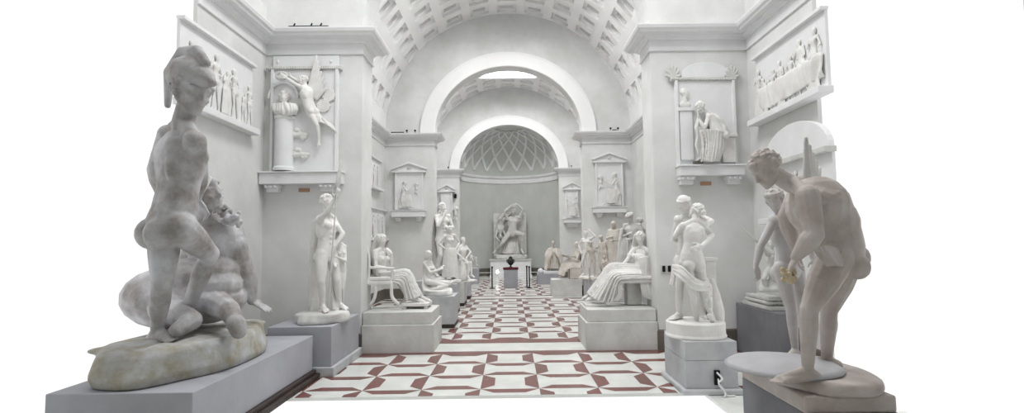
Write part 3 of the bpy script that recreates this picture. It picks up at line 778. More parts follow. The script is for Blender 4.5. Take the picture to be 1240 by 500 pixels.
b, hb = B(), B()
J = jt(Y, hd=(561, 291, 0), nk=(560.5, 296, 0), sr=(556, 299, -.1), sl=(564.5, 299, .1), er=(554, 307, -.2), wr=(560, 312, -.3), el=(570, 305, .05), wl=(566, 311, -.1), hr=(556, 319, -.1), hl=(561, 319, .1), kr=(566, 319, -.42), kl=(570, 318, .05), ar=(566, 334, -.4), al=(571, 333, .02), tr=(569, 338, -.55), tl=(575, 336, -.1))
body(b, hb, J, 1.5, face=(.7, -.6, 0), hair='curl', seed=31)
fig_parts(t, b, hb, M_STAT, .018)
b = B()
b.sheet([pts(Y, (553, 316, .1), (556, 314, -.2), (562, 314, -.4)), pts(Y, (553, 322, .1), (560, 320, -.35), (569, 318, -.3)), pts(Y, (551, 330, .0), (559, 332, -.45), (568, 328, -.3)), pts(Y, (548, 338, 0), (557, 340, -.45), (566, 338, -.3))], 8, .05, .04, seed=32)
b.sheet([pts(Y, (556, 298, .1), (560, 298, .14), (566, 299, .1)), pts(Y, (552, 308, .1), (560, 308, .18), (570, 310, .12)), pts(Y, (550, 322, .1), (560, 322, .2), (569, 322, .12))], 6, .04, .04, seed=33)
b.build('drapery', M_STAT, t, voxel=.018, sm=1)
b = B(); a = at(560, 330, Y); b.box(a.x - .3, a.x + .2, Y - .28, Y + .3, .722, 1.12); rock(b, (a.x + .03, Y - .05, .722), .42, .42, .07, 4); b.build('base', M_STAT, t, voxel=.02, sm=1)
block('pedestal', -2.15, -1.52, 25.1, 26.2, .68, M_PEDB, 'slate blue box pedestal at the far left by the rear pier')
t = thing('bending_figure_statue', 'small white figure bent over with one arm propped, on far left blue pedestal', 'statue', (-1.8, 25.6, .68))
Y = 25.5
b, hb = B(), B()
J = jt(Y, hd=(567, 303, 0), nk=(567.5, 308, 0), sr=(569, 310, -.12), sl=(571, 309, .14), er=(573, 316, -.2), wr=(579, 322, -.2), el=(576, 314, .2), wl=(580, 321, .2), hr=(569, 320, -.1), hl=(570, 319, .1), kr=(576, 312, -.25), kl=(577, 312, .2), ar=(577, 320, -.3), al=(578, 320, .25), tr=(580, 322, -.30), tl=(581, 322, .2))
body(b, hb, J, 1.35, face=(.5, -.8, .1), hair='curl', seed=41)
fig_parts(t, b, hb, M_STATG, .022)
b = B(); rock(b, (-1.83, Y + .08, .682), .28, .34, .06, 9); b.build('base', M_STATG, t, voxel=.02)

# --- wrestling giant group in the apse
t = thing('pedestal', 'wide white pedestal with a thin dark edge in the apse', 'pedestal', (0, 30.1, 0))
b = B(); b.box(-1.1, 1.17, 29.6, 30.75, .02, .93); b.build('body', M_TRIM, t, bevel=.01)
b = B(); b.box(-1.16, 1.23, 29.54, 30.8, .93, 1.0); b.build('cap_slab', M_PEDS, t, bevel=.01)
b = B(); b.box(-1.14, 1.21, 29.57, 30.78, 0, .12); b.build('base_moulding', M_TRIM, t)
t = thing('wrestling_giant_statue', 'huge white plaster nude lunging and hurling a youth overhead, before a flat slab', 'statue', (0, 30.1, 1.0))
Y = 30.1
b, hb = B(), B()
J = jt(Y, hd=(621.5, 256, -.1), nk=(621.5, 262, 0), sr=(614, 265, -.1), sl=(629, 263, .1), er=(611, 256, -.3), wr=(619, 249, -.3), fr=(623, 248, -.3), el=(633, 254, .1), wl=(627, 247.5, .1), fl=(623, 247, .1),
       hr=(616, 283, 0), hl=(625, 282, 0), kr=(609, 294, -.25), kl=(634, 284, -.4), ar=(600.5, 303, .1), al=(631.5, 302, -.15), tr=(597, 307, -.1), tl=(634, 307, -.45), ws=(621, 273, .0))
body(b, hb, J, 3.05, face=(-.2, -.95, -.2), hair='curl', seed=51)
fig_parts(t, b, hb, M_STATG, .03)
b, hb = B(), B()
J = jt(Y + .35, hd=(606, 286, -.1), nk=(606, 281, 0), sr=(602, 279, 0), sl=(610, 280, 0), er=(600, 287, -.2), wr=(606, 293, -.3), el=(612, 287, -.2), wl=(609, 294, -.3), hr=(605, 266, 0), hl=(610, 267, .1), kr=(612, 257, -.1), kl=(617, 259, 0), ar=(620, 250, -.2), al=(624, 252, 0))
body(b, hb, J, 2.2, face=(-.4, -.9, 0), hair='curl', seed=52, up=(0, 0, -1))
fig_parts(t, b, hb, M_STATG, .028, 'youth_figure', 'youth_hair')
b = B(); b.sheet([pts(Y, (608, 287, .3), (618, 286, .3), (628, 284, .3)), pts(Y, (606, 296, .2), (617, 298, .1), (628, 296, .2)), pts(Y, (602, 307, .2), (616, 308, 0), (630, 308, .2))], 6, .08, .08, seed=5)
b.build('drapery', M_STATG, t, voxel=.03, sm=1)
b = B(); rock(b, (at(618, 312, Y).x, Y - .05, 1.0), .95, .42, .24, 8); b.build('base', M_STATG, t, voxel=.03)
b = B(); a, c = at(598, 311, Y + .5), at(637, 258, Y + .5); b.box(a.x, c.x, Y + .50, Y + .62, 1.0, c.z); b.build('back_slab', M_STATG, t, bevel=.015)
# small pedestal with dark vase, barrier
t = thing('pedestal', 'narrow blue grey pedestal in front of the apse group', 'pedestal', (.02, 23.1, 0))
b = B(); b.box(-.27, .33, 22.75, 23.35, 0, .78); b.build('body', M_PEDB, t, bevel=.006)
b = B(); b.box(-.30, .36, 22.72, 23.38, .78, .86); b.build('cloth_top', M_MAROON, t, bevel=.015)['label'] = 'dark maroon top slab'
t = thing('urn', 'small black urn on the maroon topped pedestal', 'urn', (.03, 23.05, .86))
b = B(); b.lathe((.03, 23.05, .86), [(.07, 0), (.075, .02), (.03, .05), (.03, .08), (.10, .14), (.14, .22), (.15, .30), (.12, .36), (.07, .38), (.09, .41), (.085, .43)], 20); b.build('bowl', M_BLACK, t, smooth=True)
for s_ in (-1, 1):
    b = B(); b.tube([(.03 + s_ * .12, 23.05, 1.2), (.03 + s_ * .18, 23.05, 1.18), (.03 + s_ * .17, 23.05, 1.1), (.03 + s_ * .13, 23.05, 1.06)], .012, 8); b.build('handle', M_BLACK, t, smooth=True)
b = B(); b.lathe((.03, 23.05, 1.29), [(.08, 0), (.06, .03), (.02, .05), (.02, .07)], 16); b.build('lid', M_BLACK, t, smooth=True)
first = None
def post(x, y, label, grp):
    t = thing('barrier_post', label, 'barrier post', (x, y, 0), grp)
    b = B(); b.lathe((x, y, 0), [(.13, 0), (.13, .015), (.05, .03), (.02, .04)], 20); b.build('foot', M_IRON, t, smooth=True)
    b = B(); b.lathe((x, y, .03), [(.028, 0), (.028, .82), (.04, .83), (.04, .88), (.02, .9)], 12); b.build('pole', M_IRON, t, smooth=True)
a = at(596, 349, 22.7).x
post(a, 22.7, 'black barrier post left of the small apse pedestal', None)
post(at(638.2, 349, 23.1).x, 23.1, 'black barrier post right of the small pedestal, behind its close neighbour', None)
post(at(641.2, 349, 22.6).x, 22.6, 'black barrier post right of the small pedestal, nearest the viewer', None)
b = B(); x0, x1 = at(561, 337, 27).x, at(652, 337, 27).x
b.tube([(x0, 27, .42), (x1, 27, .42)], .012); o = b.build('rope', M_LAMP, None, smooth=True); 
tag(o, 'thin pale barrier rope stretched low across the apse entrance', 'rope')
for x in (x0, x1):
    b = B(); b.lathe((x, 27, 0), [(.07, 0), (.07, .02), (.015, .03), (.015, .45), (.02, .46)], 10); q = b.build('rope_stanchion', M_TRIM, None, smooth=True)
    tag(q, 'short pale stanchion at the %s end of the low apse rope' % ('left' if x < 0 else 'right'), 'stanchion')
b = B(); c = at(602.3, 329, 26.8)
b.lathe((c.x, 26.8, 0), [(.10, 0), (.10, .02), (.02, .03), (.02, c.z - .1), (.03, c.z - .09)], 14); 
t = thing('floor_lamp', 'small glowing lamp on a thin stem, left before the apse pedestal', 'lamp', (c.x, 26.8, 0))
b.build('stem', M_TRIM, t, smooth=True)
ml = mat('glowing lamp', (1, 1, 1)); ml.node_tree.nodes['Principled BSDF'].inputs['Emission Color'].default_value = (1, 1, .97, 1); ml.node_tree.nodes['Principled BSDF'].inputs['Emission Strength'].default_value = 6
b = B(); b.ell(c, (.07, .07, .09)); b.build('bulb', ml, t, smooth=True)

# --- kneeling pope
block('pedestal', 1.28, 2.25, 24.42, 25.6, .47, M_PEDB, 'low blue grey pedestal under the kneeling robed figure')
t = thing('kneeling_prelate_statue', 'white plaster prelate kneeling in a wide cope with joined hands', 'statue', (2.0, 25.0, .47))
Y = 25.0
b, hb = B(), B()
cx = at(670, 300, Y).x; zf = .56
J = jt(Y, hd=(670, 294.5, -.05), nk=(670, 299, 0), sr=(665, 302, 0), sl=(675, 302, 0), er=(664, 310, -.15), wr=(669, 306, -.4), el=(676, 310, -.15), wl=(671, 306, -.4), hr=(667, 316, 0), hl=(673, 316, 0))
body(b, hb, J, 1.62, face=(-.15, -.95, 0), hair='curl', seed=61)
fig_parts(t, b, hb, M_WARM, .022)
b = B(); rows = []
for py, w, d in ((300.5, .20, .15), (306, .33, .25), (314, .31, .33), (325, .38, .42)):
    z = at(670, py, Y).z; rows.append([V((cx + w * math.cos(a), Y + d * math.sin(a), z)) for a in [2 * math.pi * k / 10 for k in range(10)]])
b.sheet(rows, 10, .05, .04, True, seed=62, nu=100)
for sd in (-1, 1):
    b.sheet([[V((cx + sd * .10, Y - .22, at(670, 300, Y).z)), V((cx + sd * .30, Y - .1, at(670, 302, Y).z))], [V((cx + sd * .08, Y - .40, at(670, 308, Y).z)), V((cx + sd * .42, Y - .15, at(670, 309, Y).z))], [V((cx + sd * .2, Y - .4, at(670, 313, Y).z)), V((cx + sd * .40, Y - .2, at(670, 315, Y).z))], [V((cx + sd * .36, Y - .42, at(670, 326, Y).z)), V((cx + sd * .46, Y - .25, at(670, 326, Y).z))]], 2, .03, .06, seed=63 + sd)
b.build('vestments', M_WARM, t, voxel=.02, sm=1)
b = B(); a, c = at(658, 328, 24.6), at(682, 328, 24.6); b.box(a.x, c.x, 24.5, 25.5, .472, .60); b.build('base', M_TRIM, t, bevel=.02)
t = thing('plaster_ball', 'round white plaster orb at the left end of the prelate\'s low pedestal', 'orb', (1.4, 24.6, .47))
b = B(); c = at(654.5, 328, 24.65); b.ell((c.x, 24.65, .60), (.13, .13, .13), n=20, m=12); b.build('ball', M_TRIM, t, smooth=True)
b = B(); b.lathe((c.x, 24.65, .472), [(.07, 0), (.05, .02), (.06, .03)], 12); b.build('foot', M_TRIM, t)

# --- seated writer on a rough block
block('pedestal', 1.50, 2.56, 18.95, 19.85, .60, M_PEDS, 'rough cream block pedestal under the seated figure with a tablet', base=(.06, .0))
t = thing('seated_reader_statue', 'cream plaster draped figure seated sideways holding out a tablet, facing left', 'statue', (2.1, 19.4, .60))
Y = 19.35
b, hb = B(), B()
J = jt(Y, hd=(698, 296.5, 0), nk=(698.5, 302, 0), sr=(695, 304.5, .1), sl=(702, 305, -.1), er=(692, 312, .05), wr=(684, 310, 0), el=(698, 315, -.2), wl=(689, 312, -.15), hr=(700, 324, .1), hl=(701, 325, -.1), kr=(688, 319, .1), kl=(689, 321, -.12), ar=(683, 332, .05), al=(681, 333, -.12), tr=(678, 336, 0), tl=(676, 336, -.15))
body(b, hb, J, 1.55, face=(-.85, -.4, -.1), hair='bun', seed=71, female=True)
fig_parts(t, b, hb, M_WARM, .018)
b = B()
b.sheet([pts(Y, (704, 319, .2), (705, 318, -.05), (703, 325, -.3)), pts(Y, (694, 316, .2), (692, 315, -.05), (694, 325, -.3)), pts(Y, (686, 318, .2), (683, 319, -.05), (687, 327, -.3)), pts(Y, (680, 334, .2), (677, 333, -.05), (683, 335, -.28))], 8, .05, .04, seed=72, nv=16)
b.sheet([pts(Y, (695, 304, .12), (699, 304, .16), (703, 305, -.05)), pts(Y, (696, 314, .16), (702, 313, .2), (706, 314, -.1)), pts(Y, (698, 325, .2), (704, 325, .2), (707, 325, -.12))], 5, .03, .04, seed=73)
b.build('drapery', M_WARM, t, voxel=.018, sm=1)
b = B(); a, c = at(689, 330, Y), at(707, 330, Y); b.box(a.x, c.x, Y - .3, Y + .35, .602, 1.0); b.build('seat_block', M_WARM, t, bevel=.03)
b = B(); a = at(684, 308, Y - .1); b.box(a.x - .12, a.x + .16, Y - .28, Y + .05, a.z - .02, a.z + .02); b.build('tablet', M_WARM, t, bevel=.004)

# --- standing group in warm plaster, right of bay two
block('pedestal', 2.35, 3.55, 15.1, 16.0, .84, M_PEDM, 'pale blue grey pedestal under the warm toned family group')
t = thing('draped_family_statue', 'warm toned plaster group of a draped woman, a bowed man and children', 'statue', (3.0, 15.5, .84))
Y = 15.5
b, hb = B(), B()
def stand_j(x, top, bot, Y, lean=0, fr=(0, -1, 0), arms='a'):
    fo = at(x, bot, Y); H = at(x, top, Y).z - fo.z; s = H / 1.75; f = V(fr).normalized(); rt = V((f.y, -f.x, 0)); O = V((fo.x, Y, fo.z))
    q = lambda a, c, z: O + rt * a * s + f * c * s + V((0, 0, z * s))
    J = dict(hd=q(lean, .08, 1.60), nk=q(lean * .7, .0, 1.45), sl=q(-.18 + lean * .5, 0, 1.41), sr=q(.18 + lean * .5, 0, 1.41), hl=q(-.09, 0, .93), hr=q(.09, 0, .93), kl=q(-.1, .04, .5), kr=q(.13, .14, .5), al=q(-.1, 0, .08), ar=q(.14, -.02, .08), tl=q(-.12, .2, .02), tr=q(.17, .18, .02))
    if arms == 'a': J.update(el=q(-.25, .02, 1.14), wl=q(-.06, .22, 1.1), er=q(.25, .05, 1.14), wr=q(.06, .22, 1.2))
    else: J.update(el=q(-.27, -.02, 1.13), wl=q(-.26, .1, .9), er=q(.26, .1, 1.15), wr=q(.2, .3, 1.2))
    return J, H, q
J, H, q = stand_j(745, 267, 330, Y, .0, (-.5, -.85, 0)); body(b, hb, J, H, female=True, face=(-.6, -.7, -.3), hair='veil', seed=81)
fig_parts(t, b, hb, M_WARM, .016, 'woman_figure', 'veil')
d = B(); rows = []
for z, w, dd in ((1.44, .17, .10), (1.22, .20, .16), (1.0, .18, .15), (.6, .24, .19), (.04, .28, .23)): rows.append([q(w * math.cos(a), dd * math.sin(a) + .02, z) for a in [2 * math.pi * k / 10 for k in range(10)]])
d.sheet(rows, 11, .05, .035, True, seed=82, nu=110); d.build('robe', M_WARM, t, voxel=.016, sm=1)
b, hb = B(), B(); J, H, q = stand_j(731.5, 284, 332, Y + .1, .05, (-.7, -.6, 0), 'b'); body(b, hb, J, H, face=(-.4, -.6, -.6), hair='curl', seed=83, beard=True); fig_parts(t, b, hb, M_WARM, .016, 'bowed_man_figure', 'bowed_man_hair')
d = B(); d.sheet([[q(-.2, .08, 1.4), q(.1, .14, 1.42), q(.2, -.1, 1.4)], [q(-.26, .08, 1.0), q(0, .2, 1.0), q(.26, -.05, 1.0)], [q(-.3, .05, .3), q(0, .2, .3), q(.26, 0, .3)]], 6, .05, .04, seed=84); d.build('mantle', M_WARM, t, voxel=.016, sm=1)
b, hb = B(), B(); J, H, q = stand_j(717.5, 291, 337, Y - .15, .04, (-.2, -.9, 0), 'b'); body(b, hb, J, H, face=(-.2, -.8, -.3), hair='curl', seed=85); fig_parts(t, b, hb, M_WARM, .015, 'youth_figure', 'youth_hair')
b, hb = B(), B(); J, H, q = stand_j(733, 309, 338, Y - .28, .03, (-.3, -.9, 0), 'a'); body(b, hb, J, H, face=(-.2, -.9, .2), hair='curl', seed=86, fat=1.15); fig_parts(t, b, hb, M_WARM, .013, 'child_figure', 'child_hair')
b = B(); rock(b, (at(731, 338, Y).x, 15.52, .84), .55, .42, .07, 6); b.build('base', M_WARM, t, voxel=.02)
# slim bearded bust-topped herm at the pier beyond
block('pedestal', 2.36, 2.84, 16.65, 17.1, at(711.5, 334, 16.87).z - .101, M_PEDM, 'slender pale pedestal behind the warm toned family group')
standing('small_cupid_statue', 'small white figure with raised arm on slender pedestal beside the right middle pier', 711.5, 279, 334, 16.87, 1.2, (-.6, -.8, 0), False, 'curl', 91, None, 'up')

# --- standing draped pair behind the reclining woman
block('pedestal', 2.75, 3.60, 12.0, 12.85, .80, M_PEDM, 'grey pedestal hidden behind the reclining woman')
t = thing('embracing_pair_statue', 'grey plaster pair standing close, the front one wreathed and draped, behind the reclining woman', 'statue', (3.1, 12.4, .80))
Y = 12.4
b, hb = B(), B(); J, H, q = stand_j(768.5, 256, 344, Y, .05, (-.5, -.85, 0), 'a'); body(b, hb, J, H, face=(-.6, -.5, -.5), hair='wreath', seed=101); fig_parts(t, b, hb, M_STATG, .015)
d = B(); rows = []
for z, w, dd in ((1.12, .17, .14), (.9, .22, .19), (.5, .26, .21), (.02, .30, .24)): rows.append([q(w * math.cos(a) + .02, dd * math.sin(a) + .02, z) for a in [2 * math.pi * k / 10 for k in range(10)]])
d.sheet(rows, 11, .06, .04, True, seed=102, nu=110)
d.sheet([[q(.2, .12, 1.35), q(.28, 0, 1.35), q(.2, -.12, 1.35)], [q(.3, .14, .9), q(.36, 0, .9), q(.28, -.14, .9)], [q(.34, .15, .2), q(.42, 0, .2), q(.3, -.15, .2)]], 5, .05, .04, seed=103)
d.build('drapery', M_STATG, t, voxel=.016, sm=1)
b, hb = B(), B(); J, H, q = stand_j(777, 262, 344, Y + .2, -.05, (-.8, -.5, 0), 'a'); body(b, hb, J, H, face=(-.8, -.4, -.2), hair='curl', seed=104, female=True); fig_parts(t, b, hb, M_STATG, .015, 'second_figure', 'second_hair')
b = B(); rock(b, (at(772, 340, Y).x, Y + .05, .80), .38, .36, .08, 7); b.build('base', M_STATG, t, voxel=.02)
# ------------------------------------------------ embracing couple on round plinth
t = thing('pedestal', 'square marbled grey pedestal under the embracing nude couple', 'pedestal', (2.55, 7.25, 0))
b = B(); b.box(2.19, 2.96, 6.78, 7.82, 0, .07); b.build('base_moulding', M_PEDM, t, bevel=.02)
b = B(); b.box(2.24, 2.91, 6.85, 7.76, .07, .42); b.box(2.24, 2.91, 6.85, 7.76, .424, .66); b.box(2.25, 2.90, 6.86, 7.75, .41, .43); b.build('body', M_PEDM, t, bevel=.008)
b = B(); b.box(2.6, 2.67, 6.82, 6.849, .12, .30); b.build('socket_hole', M_IRON, t)
b = B(); b.tube(cr_path([(2.62, 6.80, .28), (2.66, 6.75, .22), (2.61, 6.74, .17), (2.66, 6.74, .10), (2.70, 6.73, .02), (2.80, 6.74, .012)], 5), .012, 8)
b.tube(cr_path([(2.63, 6.80, .20), (2.62, 6.74, .14), (2.68, 6.72, .06), (2.66, 6.70, .012)], 5), .010, 8)
b.v = [p + V((0, -.015, 0)) for p in b.v]; tag(b.build('power_cable', M_TRIM, None, smooth=True), 'tangled white cable hanging from the hole at the foot of a marbled pedestal', 'cable')
t = thing('embracing_couple_statue', 'white plaster helmeted man embracing a nude woman seen from behind, round plinth', 'statue', (2.5, 7.27, .66))
b = B(); b.lathe((2.53, 7.27, .662), [(.395, 0), (.40, .02), (.385, .05), (.385, .19), (.37, .205)], 48); b.build('round_plinth', M_STAT, t, smooth=False)
Y = 7.2
b, hb = B(), B()
J = jt(Y, hd=(843, 256, .04), nk=(841.5, 266, -.02), sl=(827.5, 274, -.02), sr=(853, 272, -.02), el=(818, 286, .08), wl=(824, 271, .20), fl=(828, 266, .22), er=(862, 268, .10), wr=(849, 261, .28), fr=(842, 259, .30),
       hl=(830, 318, -.02), hr=(846, 316, .0), kl=(839, 357, -.04), kr=(852, 357, .02), al=(844, 390, .02), ar=(862, 383, -.12), tl=(829, 396, -.08), tr=(869, 398, -.05), ws=(838, 294, -.05))
body(b, hb, J, 1.66, female=True, face=(-.35, .7, .35), hair='bun', seed=111, up=(0.35, -.2, 1))
fig_parts(t, b, hb, M_STAT, .0095, 'woman_figure', 'woman_hair')
b, hb = B(), B()
J = jt(Y, hd=(829.5, 248, .22), nk=(833, 260, .26), sr=(821, 266, .22), sl=(846, 267, .30), er=(815, 292, .28), wr=(824, 312, .20), el=(862, 285, .05), wl=(850, 298, -.18), fl=(840, 302, -.21),
       hr=(825, 313, .24), hl=(839, 313, .28), kr=(823, 350, .14), kl=(850, 352, .26), ar=(822, 380, .20), al=(853, 382, .28), tr=(812, 387, .05), tl=(858, 386, .1), ws=(832, 290, .25))
body(b, hb, J, 1.78, face=(.35, -.9, -.25), hair='cap', seed=112, hnL=V((0, -1, .2)))
fig_parts(t, b, hb, M_STAT, .0095, 'man_figure', 'helmet')
b = B()
b.sheet([pts(Y, (815, 322, .05), (814, 330, .1)), pts(Y, (826, 328, -.15), (824, 338, -.14)), pts(Y, (838, 338, -.19), (838, 350, -.18)), pts(Y, (850, 342, -.14), (853, 353, -.13)), pts(Y, (857, 335, .02), (861, 350, .02))], 2, .02, .022, seed=113, nu=24, nv=26)
b.sheet([pts(Y, (814, 320, .06), (816, 332, .06)), pts(Y, (826, 322, -.13), (825, 330, -.14)), pts(Y, (840, 335, -.19), (840, 343, -.19)), pts(Y, (855, 342, -.08), (856, 350, -.08))], 2, .015, .02, seed=114, nu=20, nv=22)
b.sheet([pts(Y, (852, 345, -.02), (857, 340, .05), (861, 345, .14)), pts(Y, (854, 360, -.02), (859, 360, .04), (863, 362, .14)), pts(Y, (856, 374, -.02), (860, 376, .04), (864, 376, .14))], 4, .02, .025, seed=115)
b.sheet([pts(Y, (814, 320, .08), (818, 322, .04)), pts(Y, (813, 334, .08), (818, 335, .02)), pts(Y, (811, 345, .1), (816, 347, .02))], 3, .02, .025, seed=116)
b.build('drapery', M_STAT, t, voxel=.009, sm=1)
b = B()
b.tube(pts(Y, (868, 393, .12), (868, 378, .14), (865, 358, .16), (861, 340, .20)), [.10, .105, .085, .05])
b.build('tree_stump', M_STAT, t, voxel=.014, sm=2)
b = B(); a, c = at(851, 316, 7.55), at(866, 380, 7.55); b.box(a.x, c.x, 7.45, 7.63, .863, a.z); b.box(a.x - .02, c.x + .02, 7.43, 7.66, a.z, a.z + .05); b.build('altar', M_STAT, t, bevel=.01)
b = B(); b.tube(pts(Y, (853, 366, -.16), (859, 361, -.17), (861, 368, -.16)), .012); b.tube(pts(Y, (857, 356, -.15), (860, 372, -.17)), .014); b.tube(pts(Y, (852, 363, -.15), (862, 358, -.15)), .01); b.build('sword_hilt', M_STATG, t, voxel=.008, sm=1)

# ------------------------------------------------------ foreground right group
t = thing('pedestal', 'dark pedestal at the right edge under the bowed winged nude', 'pedestal', (2.9, 4.8, 0))
b = B(); b.box(2.38, 3.12, 4.25, 5.50, 0, .56); b.build('body', M_PEDD, t, bevel=.01)
t = thing('winged_nude_group_statue', 'large shade-toned plaster winged nude bowing over a smaller curly-haired companion, right edge', 'statue', (2.8, 4.7, .56))
Y = 4.5
b, hb = B(), B()
J = jt(Y, hd=(927, 205, -.05), nk=(956, 218, 0), sl=(978, 238, -.30), sr=(972, 224, .24), el=(986, 284, -.36), wl=(964, 311, -.30), fl=(955, 330, -.26), er=(952, 262, .42), wr=(962, 300, .48),
       hl=(1012, 312, -.13), hr=(1024, 314, .14), kl=(980, 374, -.22), kr=(1004, 376, .22), al=(978, 449, -.08), ar=(1001, 436, .38), tl=(937, 463, -.14), tr=(972, 444, .50), ws=(1010, 256, 0))
b.ell(at(990, 250, Y), (.25, .26, .26)); b.ell(at(1004, 272, Y), (.24, .22, .26))
body(b, hb, J, 2.3, fat=1.2, lm=1.5, hs=.97, face=(-.80, -.25, -.58), hair='curl', seed=121, up=(-.45, -.1, .9))
fig_parts(t, b, hb, M_FLESH, .0085)
b, hb = B(), B()
Y = 5.2
J = jt(Y, hd=(938.5, 243, -.03), nk=(947, 258, .02), sr=(937, 268, -.10), sl=(963, 264, .12), er=(921, 298, -.12), wr=(915, 322, -.14), fr=(918, 336, -.16), el=(978, 292, .20), wl=(985, 315, .10),
       hr=(947, 326, -.05), hl=(963, 324, .06), kr=(958, 374, -.12), kl=(972, 374, .08), ar=(963, 424, .06), al=(976, 424, .16), tr=(951, 436, -.16), tl=(984, 436, .0), ws=(952, 295, .02))
body(b, hb, J, 1.66, face=(-.55, -.75, -.25), hair='wreath', seed=122, curl=.9, up=(-.2, 0, 1))
fig_parts(t, b, hb, M_COMP, .0085, 'companion_figure', 'companion_hair')
Y = 4.5
b = B(); rr = random.Random(5)
c = at(955, 333, Y - .30)
for k in range(16):
    b.ell(c + V((rr.uniform(-.05, .05), rr.uniform(-.03, .03), rr.uniform(-.05, .05))), (.022, .020, .022))
b.build('flower_in_hand', M_GOLD, t, voxel=.007, sm=1)['label'] = 'ochre yellow flower'
b = B()
for k in range(5):
    a, q_ = at(978 + k * 2.5, 222, Y + .18 + .03 * k), at(976 + k * 4.2, 168 + k * 9, Y + .22 + .05 * k)
    b.cap(a, q_, .050, .022, flat=.5, fdir=(0, 1, 0))
b.build('wing', M_STATG, t, voxel=.010, sm=1)
b = B()
b.sheet([pts(Y, (984, 300, -.36), (998, 297, -.34), (1012, 300, -.24)), pts(Y, (990, 312, -.37), (1004, 310, -.35), (1018, 312, -.26)), pts(Y, (1000, 322, -.34), (1010, 322, -.34), (1022, 324, -.25))], 3, .018, .02, seed=123, nu=30)
b.build('drapery', M_FLESH, t, voxel=.009, sm=1)
b = B(); c = at(948, 446, 4.85)
b.lathe((c.x, 4.86, .806), [(.44, .035), (.485, .0), (.49, .012), (.44, .045), (.30, .07), (.12, .085), (.04, .09)], 48); b.build('round_shield', M_SHIELD, t, smooth=True)
b = B(); a = at(904, 455, 4.5)
b.box(2.36, 3.10, 4.30, 5.46, .562, .70); o = b.build('base', M_FLESH, t, bevel=.02)
b = B(); rock(b, (2.76, 4.86, .70), .44, .66, .10, 12, n=34, wob=.04); b.build('ground', M_FLESH, t, voxel=.018, sm=2)

# box with trophy model by the right wall
t = thing('pedestal', 'large dark grey box pedestal against the right wall behind the winged group', 'pedestal', (4.2, 8.7, 0))
b = B(); b.box(4.03, 4.43, 8.0, 9.50, 0, .84); b.build('body', M_PEDD, t, bevel=.012)
t = thing('armed_rider_model', 'small grey plaster warrior model lifting a long sword above a beaded base', 'statue', (4.2, 8.7, .84))
WSHIFT = -.0
b = B(); b.box(4.06, 4.38, 8.3, 9.30, .842, .90); b.box(4.09, 4.36, 8.38, 9.22, .985, 1.03); b.box(4.12, 4.34, 8.45, 9.15, .90, .985)
b.build('base', M_STATG, t, bevel=.008)
b = B()
for k in range(12): b.ell((4.09, 8.42 + k * .07, .945), (.035, .03, .035), n=8, m=6)
for k in range(4): b.ell((4.14 + k * .06, 8.42, .945), (.03, .035, .035), n=8, m=6)
o = b.build('egg_moulding', M_STATG, t, voxel=.012, sm=0)
Y = 8.45
b, hb = B(), B()
J = jt(Y, hd=(934, 296, -.02), nk=(934, 303, 0), sr=(929, 308, -.1), sl=(939, 307, .1), er=(923, 300, -.2), wr=(918, 293, -.3), el=(944, 318, .05), wl=(938, 326, -.1), hr=(930, 328, -.07), hl=(937, 328, .07), kr=(924, 338, -.2), kl=(943, 338, 0), ar=(927, 350, -.1), al=(943, 350, .05), tr=(921, 352, -.2), tl=(948, 352, -.05))
body(b, hb, J, 1.0, face=(-.6, -.8, .1), hair='helmet', seed=131)
for k in range(7): b.cap(at(922 + k * 3.4, 350, Y - .15), at(925 + k * 3, 334 + 6 * (k % 3), Y), .05, .03)
fig_parts(t, b, hb, M_STATG, .011, 'warrior_figure', 'helmet')
b = B(); b.cap(at(936, 306, Y - .3), at(912, 288, Y - .3), .035, .028, flat=.4, fdir=(0, 1, 0)); b.cap(at(912, 288, Y - .3), at(898, 275, Y - .3), .028, .006, flat=.4, fdir=(0, 1, 0)); b.build('sword', M_STATG, t, voxel=.008, sm=0)

# ------------------------------------------------------- foreground left group
t = thing('pedestal', 'huge blue grey plinth with dark foot at the left edge under the centaur fight', 'pedestal', (-3.6, 6.2, 0))
b = B(); b.box(-4.30, -2.80, 4.90, 7.96, 0, .07); b.box(-4.28, -2.85, 4.92, 7.94, .07, .12); b.build('foot_moulding', M_WOOD, t, bevel=.01)
b = B(); b.box(-4.25, -2.90, 4.96, 7.92, .12, .62); b.build('body', M_PEDB, t, bevel=.01)
t = thing('centaur_fight_statue', 'colossal shade-toned old plaster group of helmeted warrior throttling a bearded centaur on a rock', 'statue', (-3.6, 6.2, .62))
b = B(); rock(b, (-3.64, 6.2, .622), .64, 1.22, .34, 21, n=40, wob=.035)
rr = random.Random(3)
for k in range(26): 
    x, y = -3.66 + rr.uniform(-.36, .36), 6.2 + rr.uniform(-.85, .85); b.ell((x, y, .93), (rr.uniform(.1, .25), rr.uniform(.1, .25), rr.uniform(.03, .06)))
b.build('rock', M_OLDR, t, voxel=.02, sm=2)
Y = 6.6
b, hb = B(), B()
J = jt(Y, hd=(253, 237, -.30), nk=(246, 262, -.05), sr=(284, 296, -.05), sl=(238, 280, .36), er=(297, 332, .12), wr=(305, 364, .22), fr=(330, 378, .26), el=(225, 320, .5), wl=(215, 355, .55),
       hr=(268, 352, -.12), hl=(244, 352, .22), ws=(262, 318, -.05))
body(b, hb, J, 2.75, lm=1.9, hs=1.12, face=(.85, -.45, .30), hair='curl', seed=141, fat=1.18, up=(-.25, 0, 1), hnR=V((0, -.3, 1)), curl=.12)
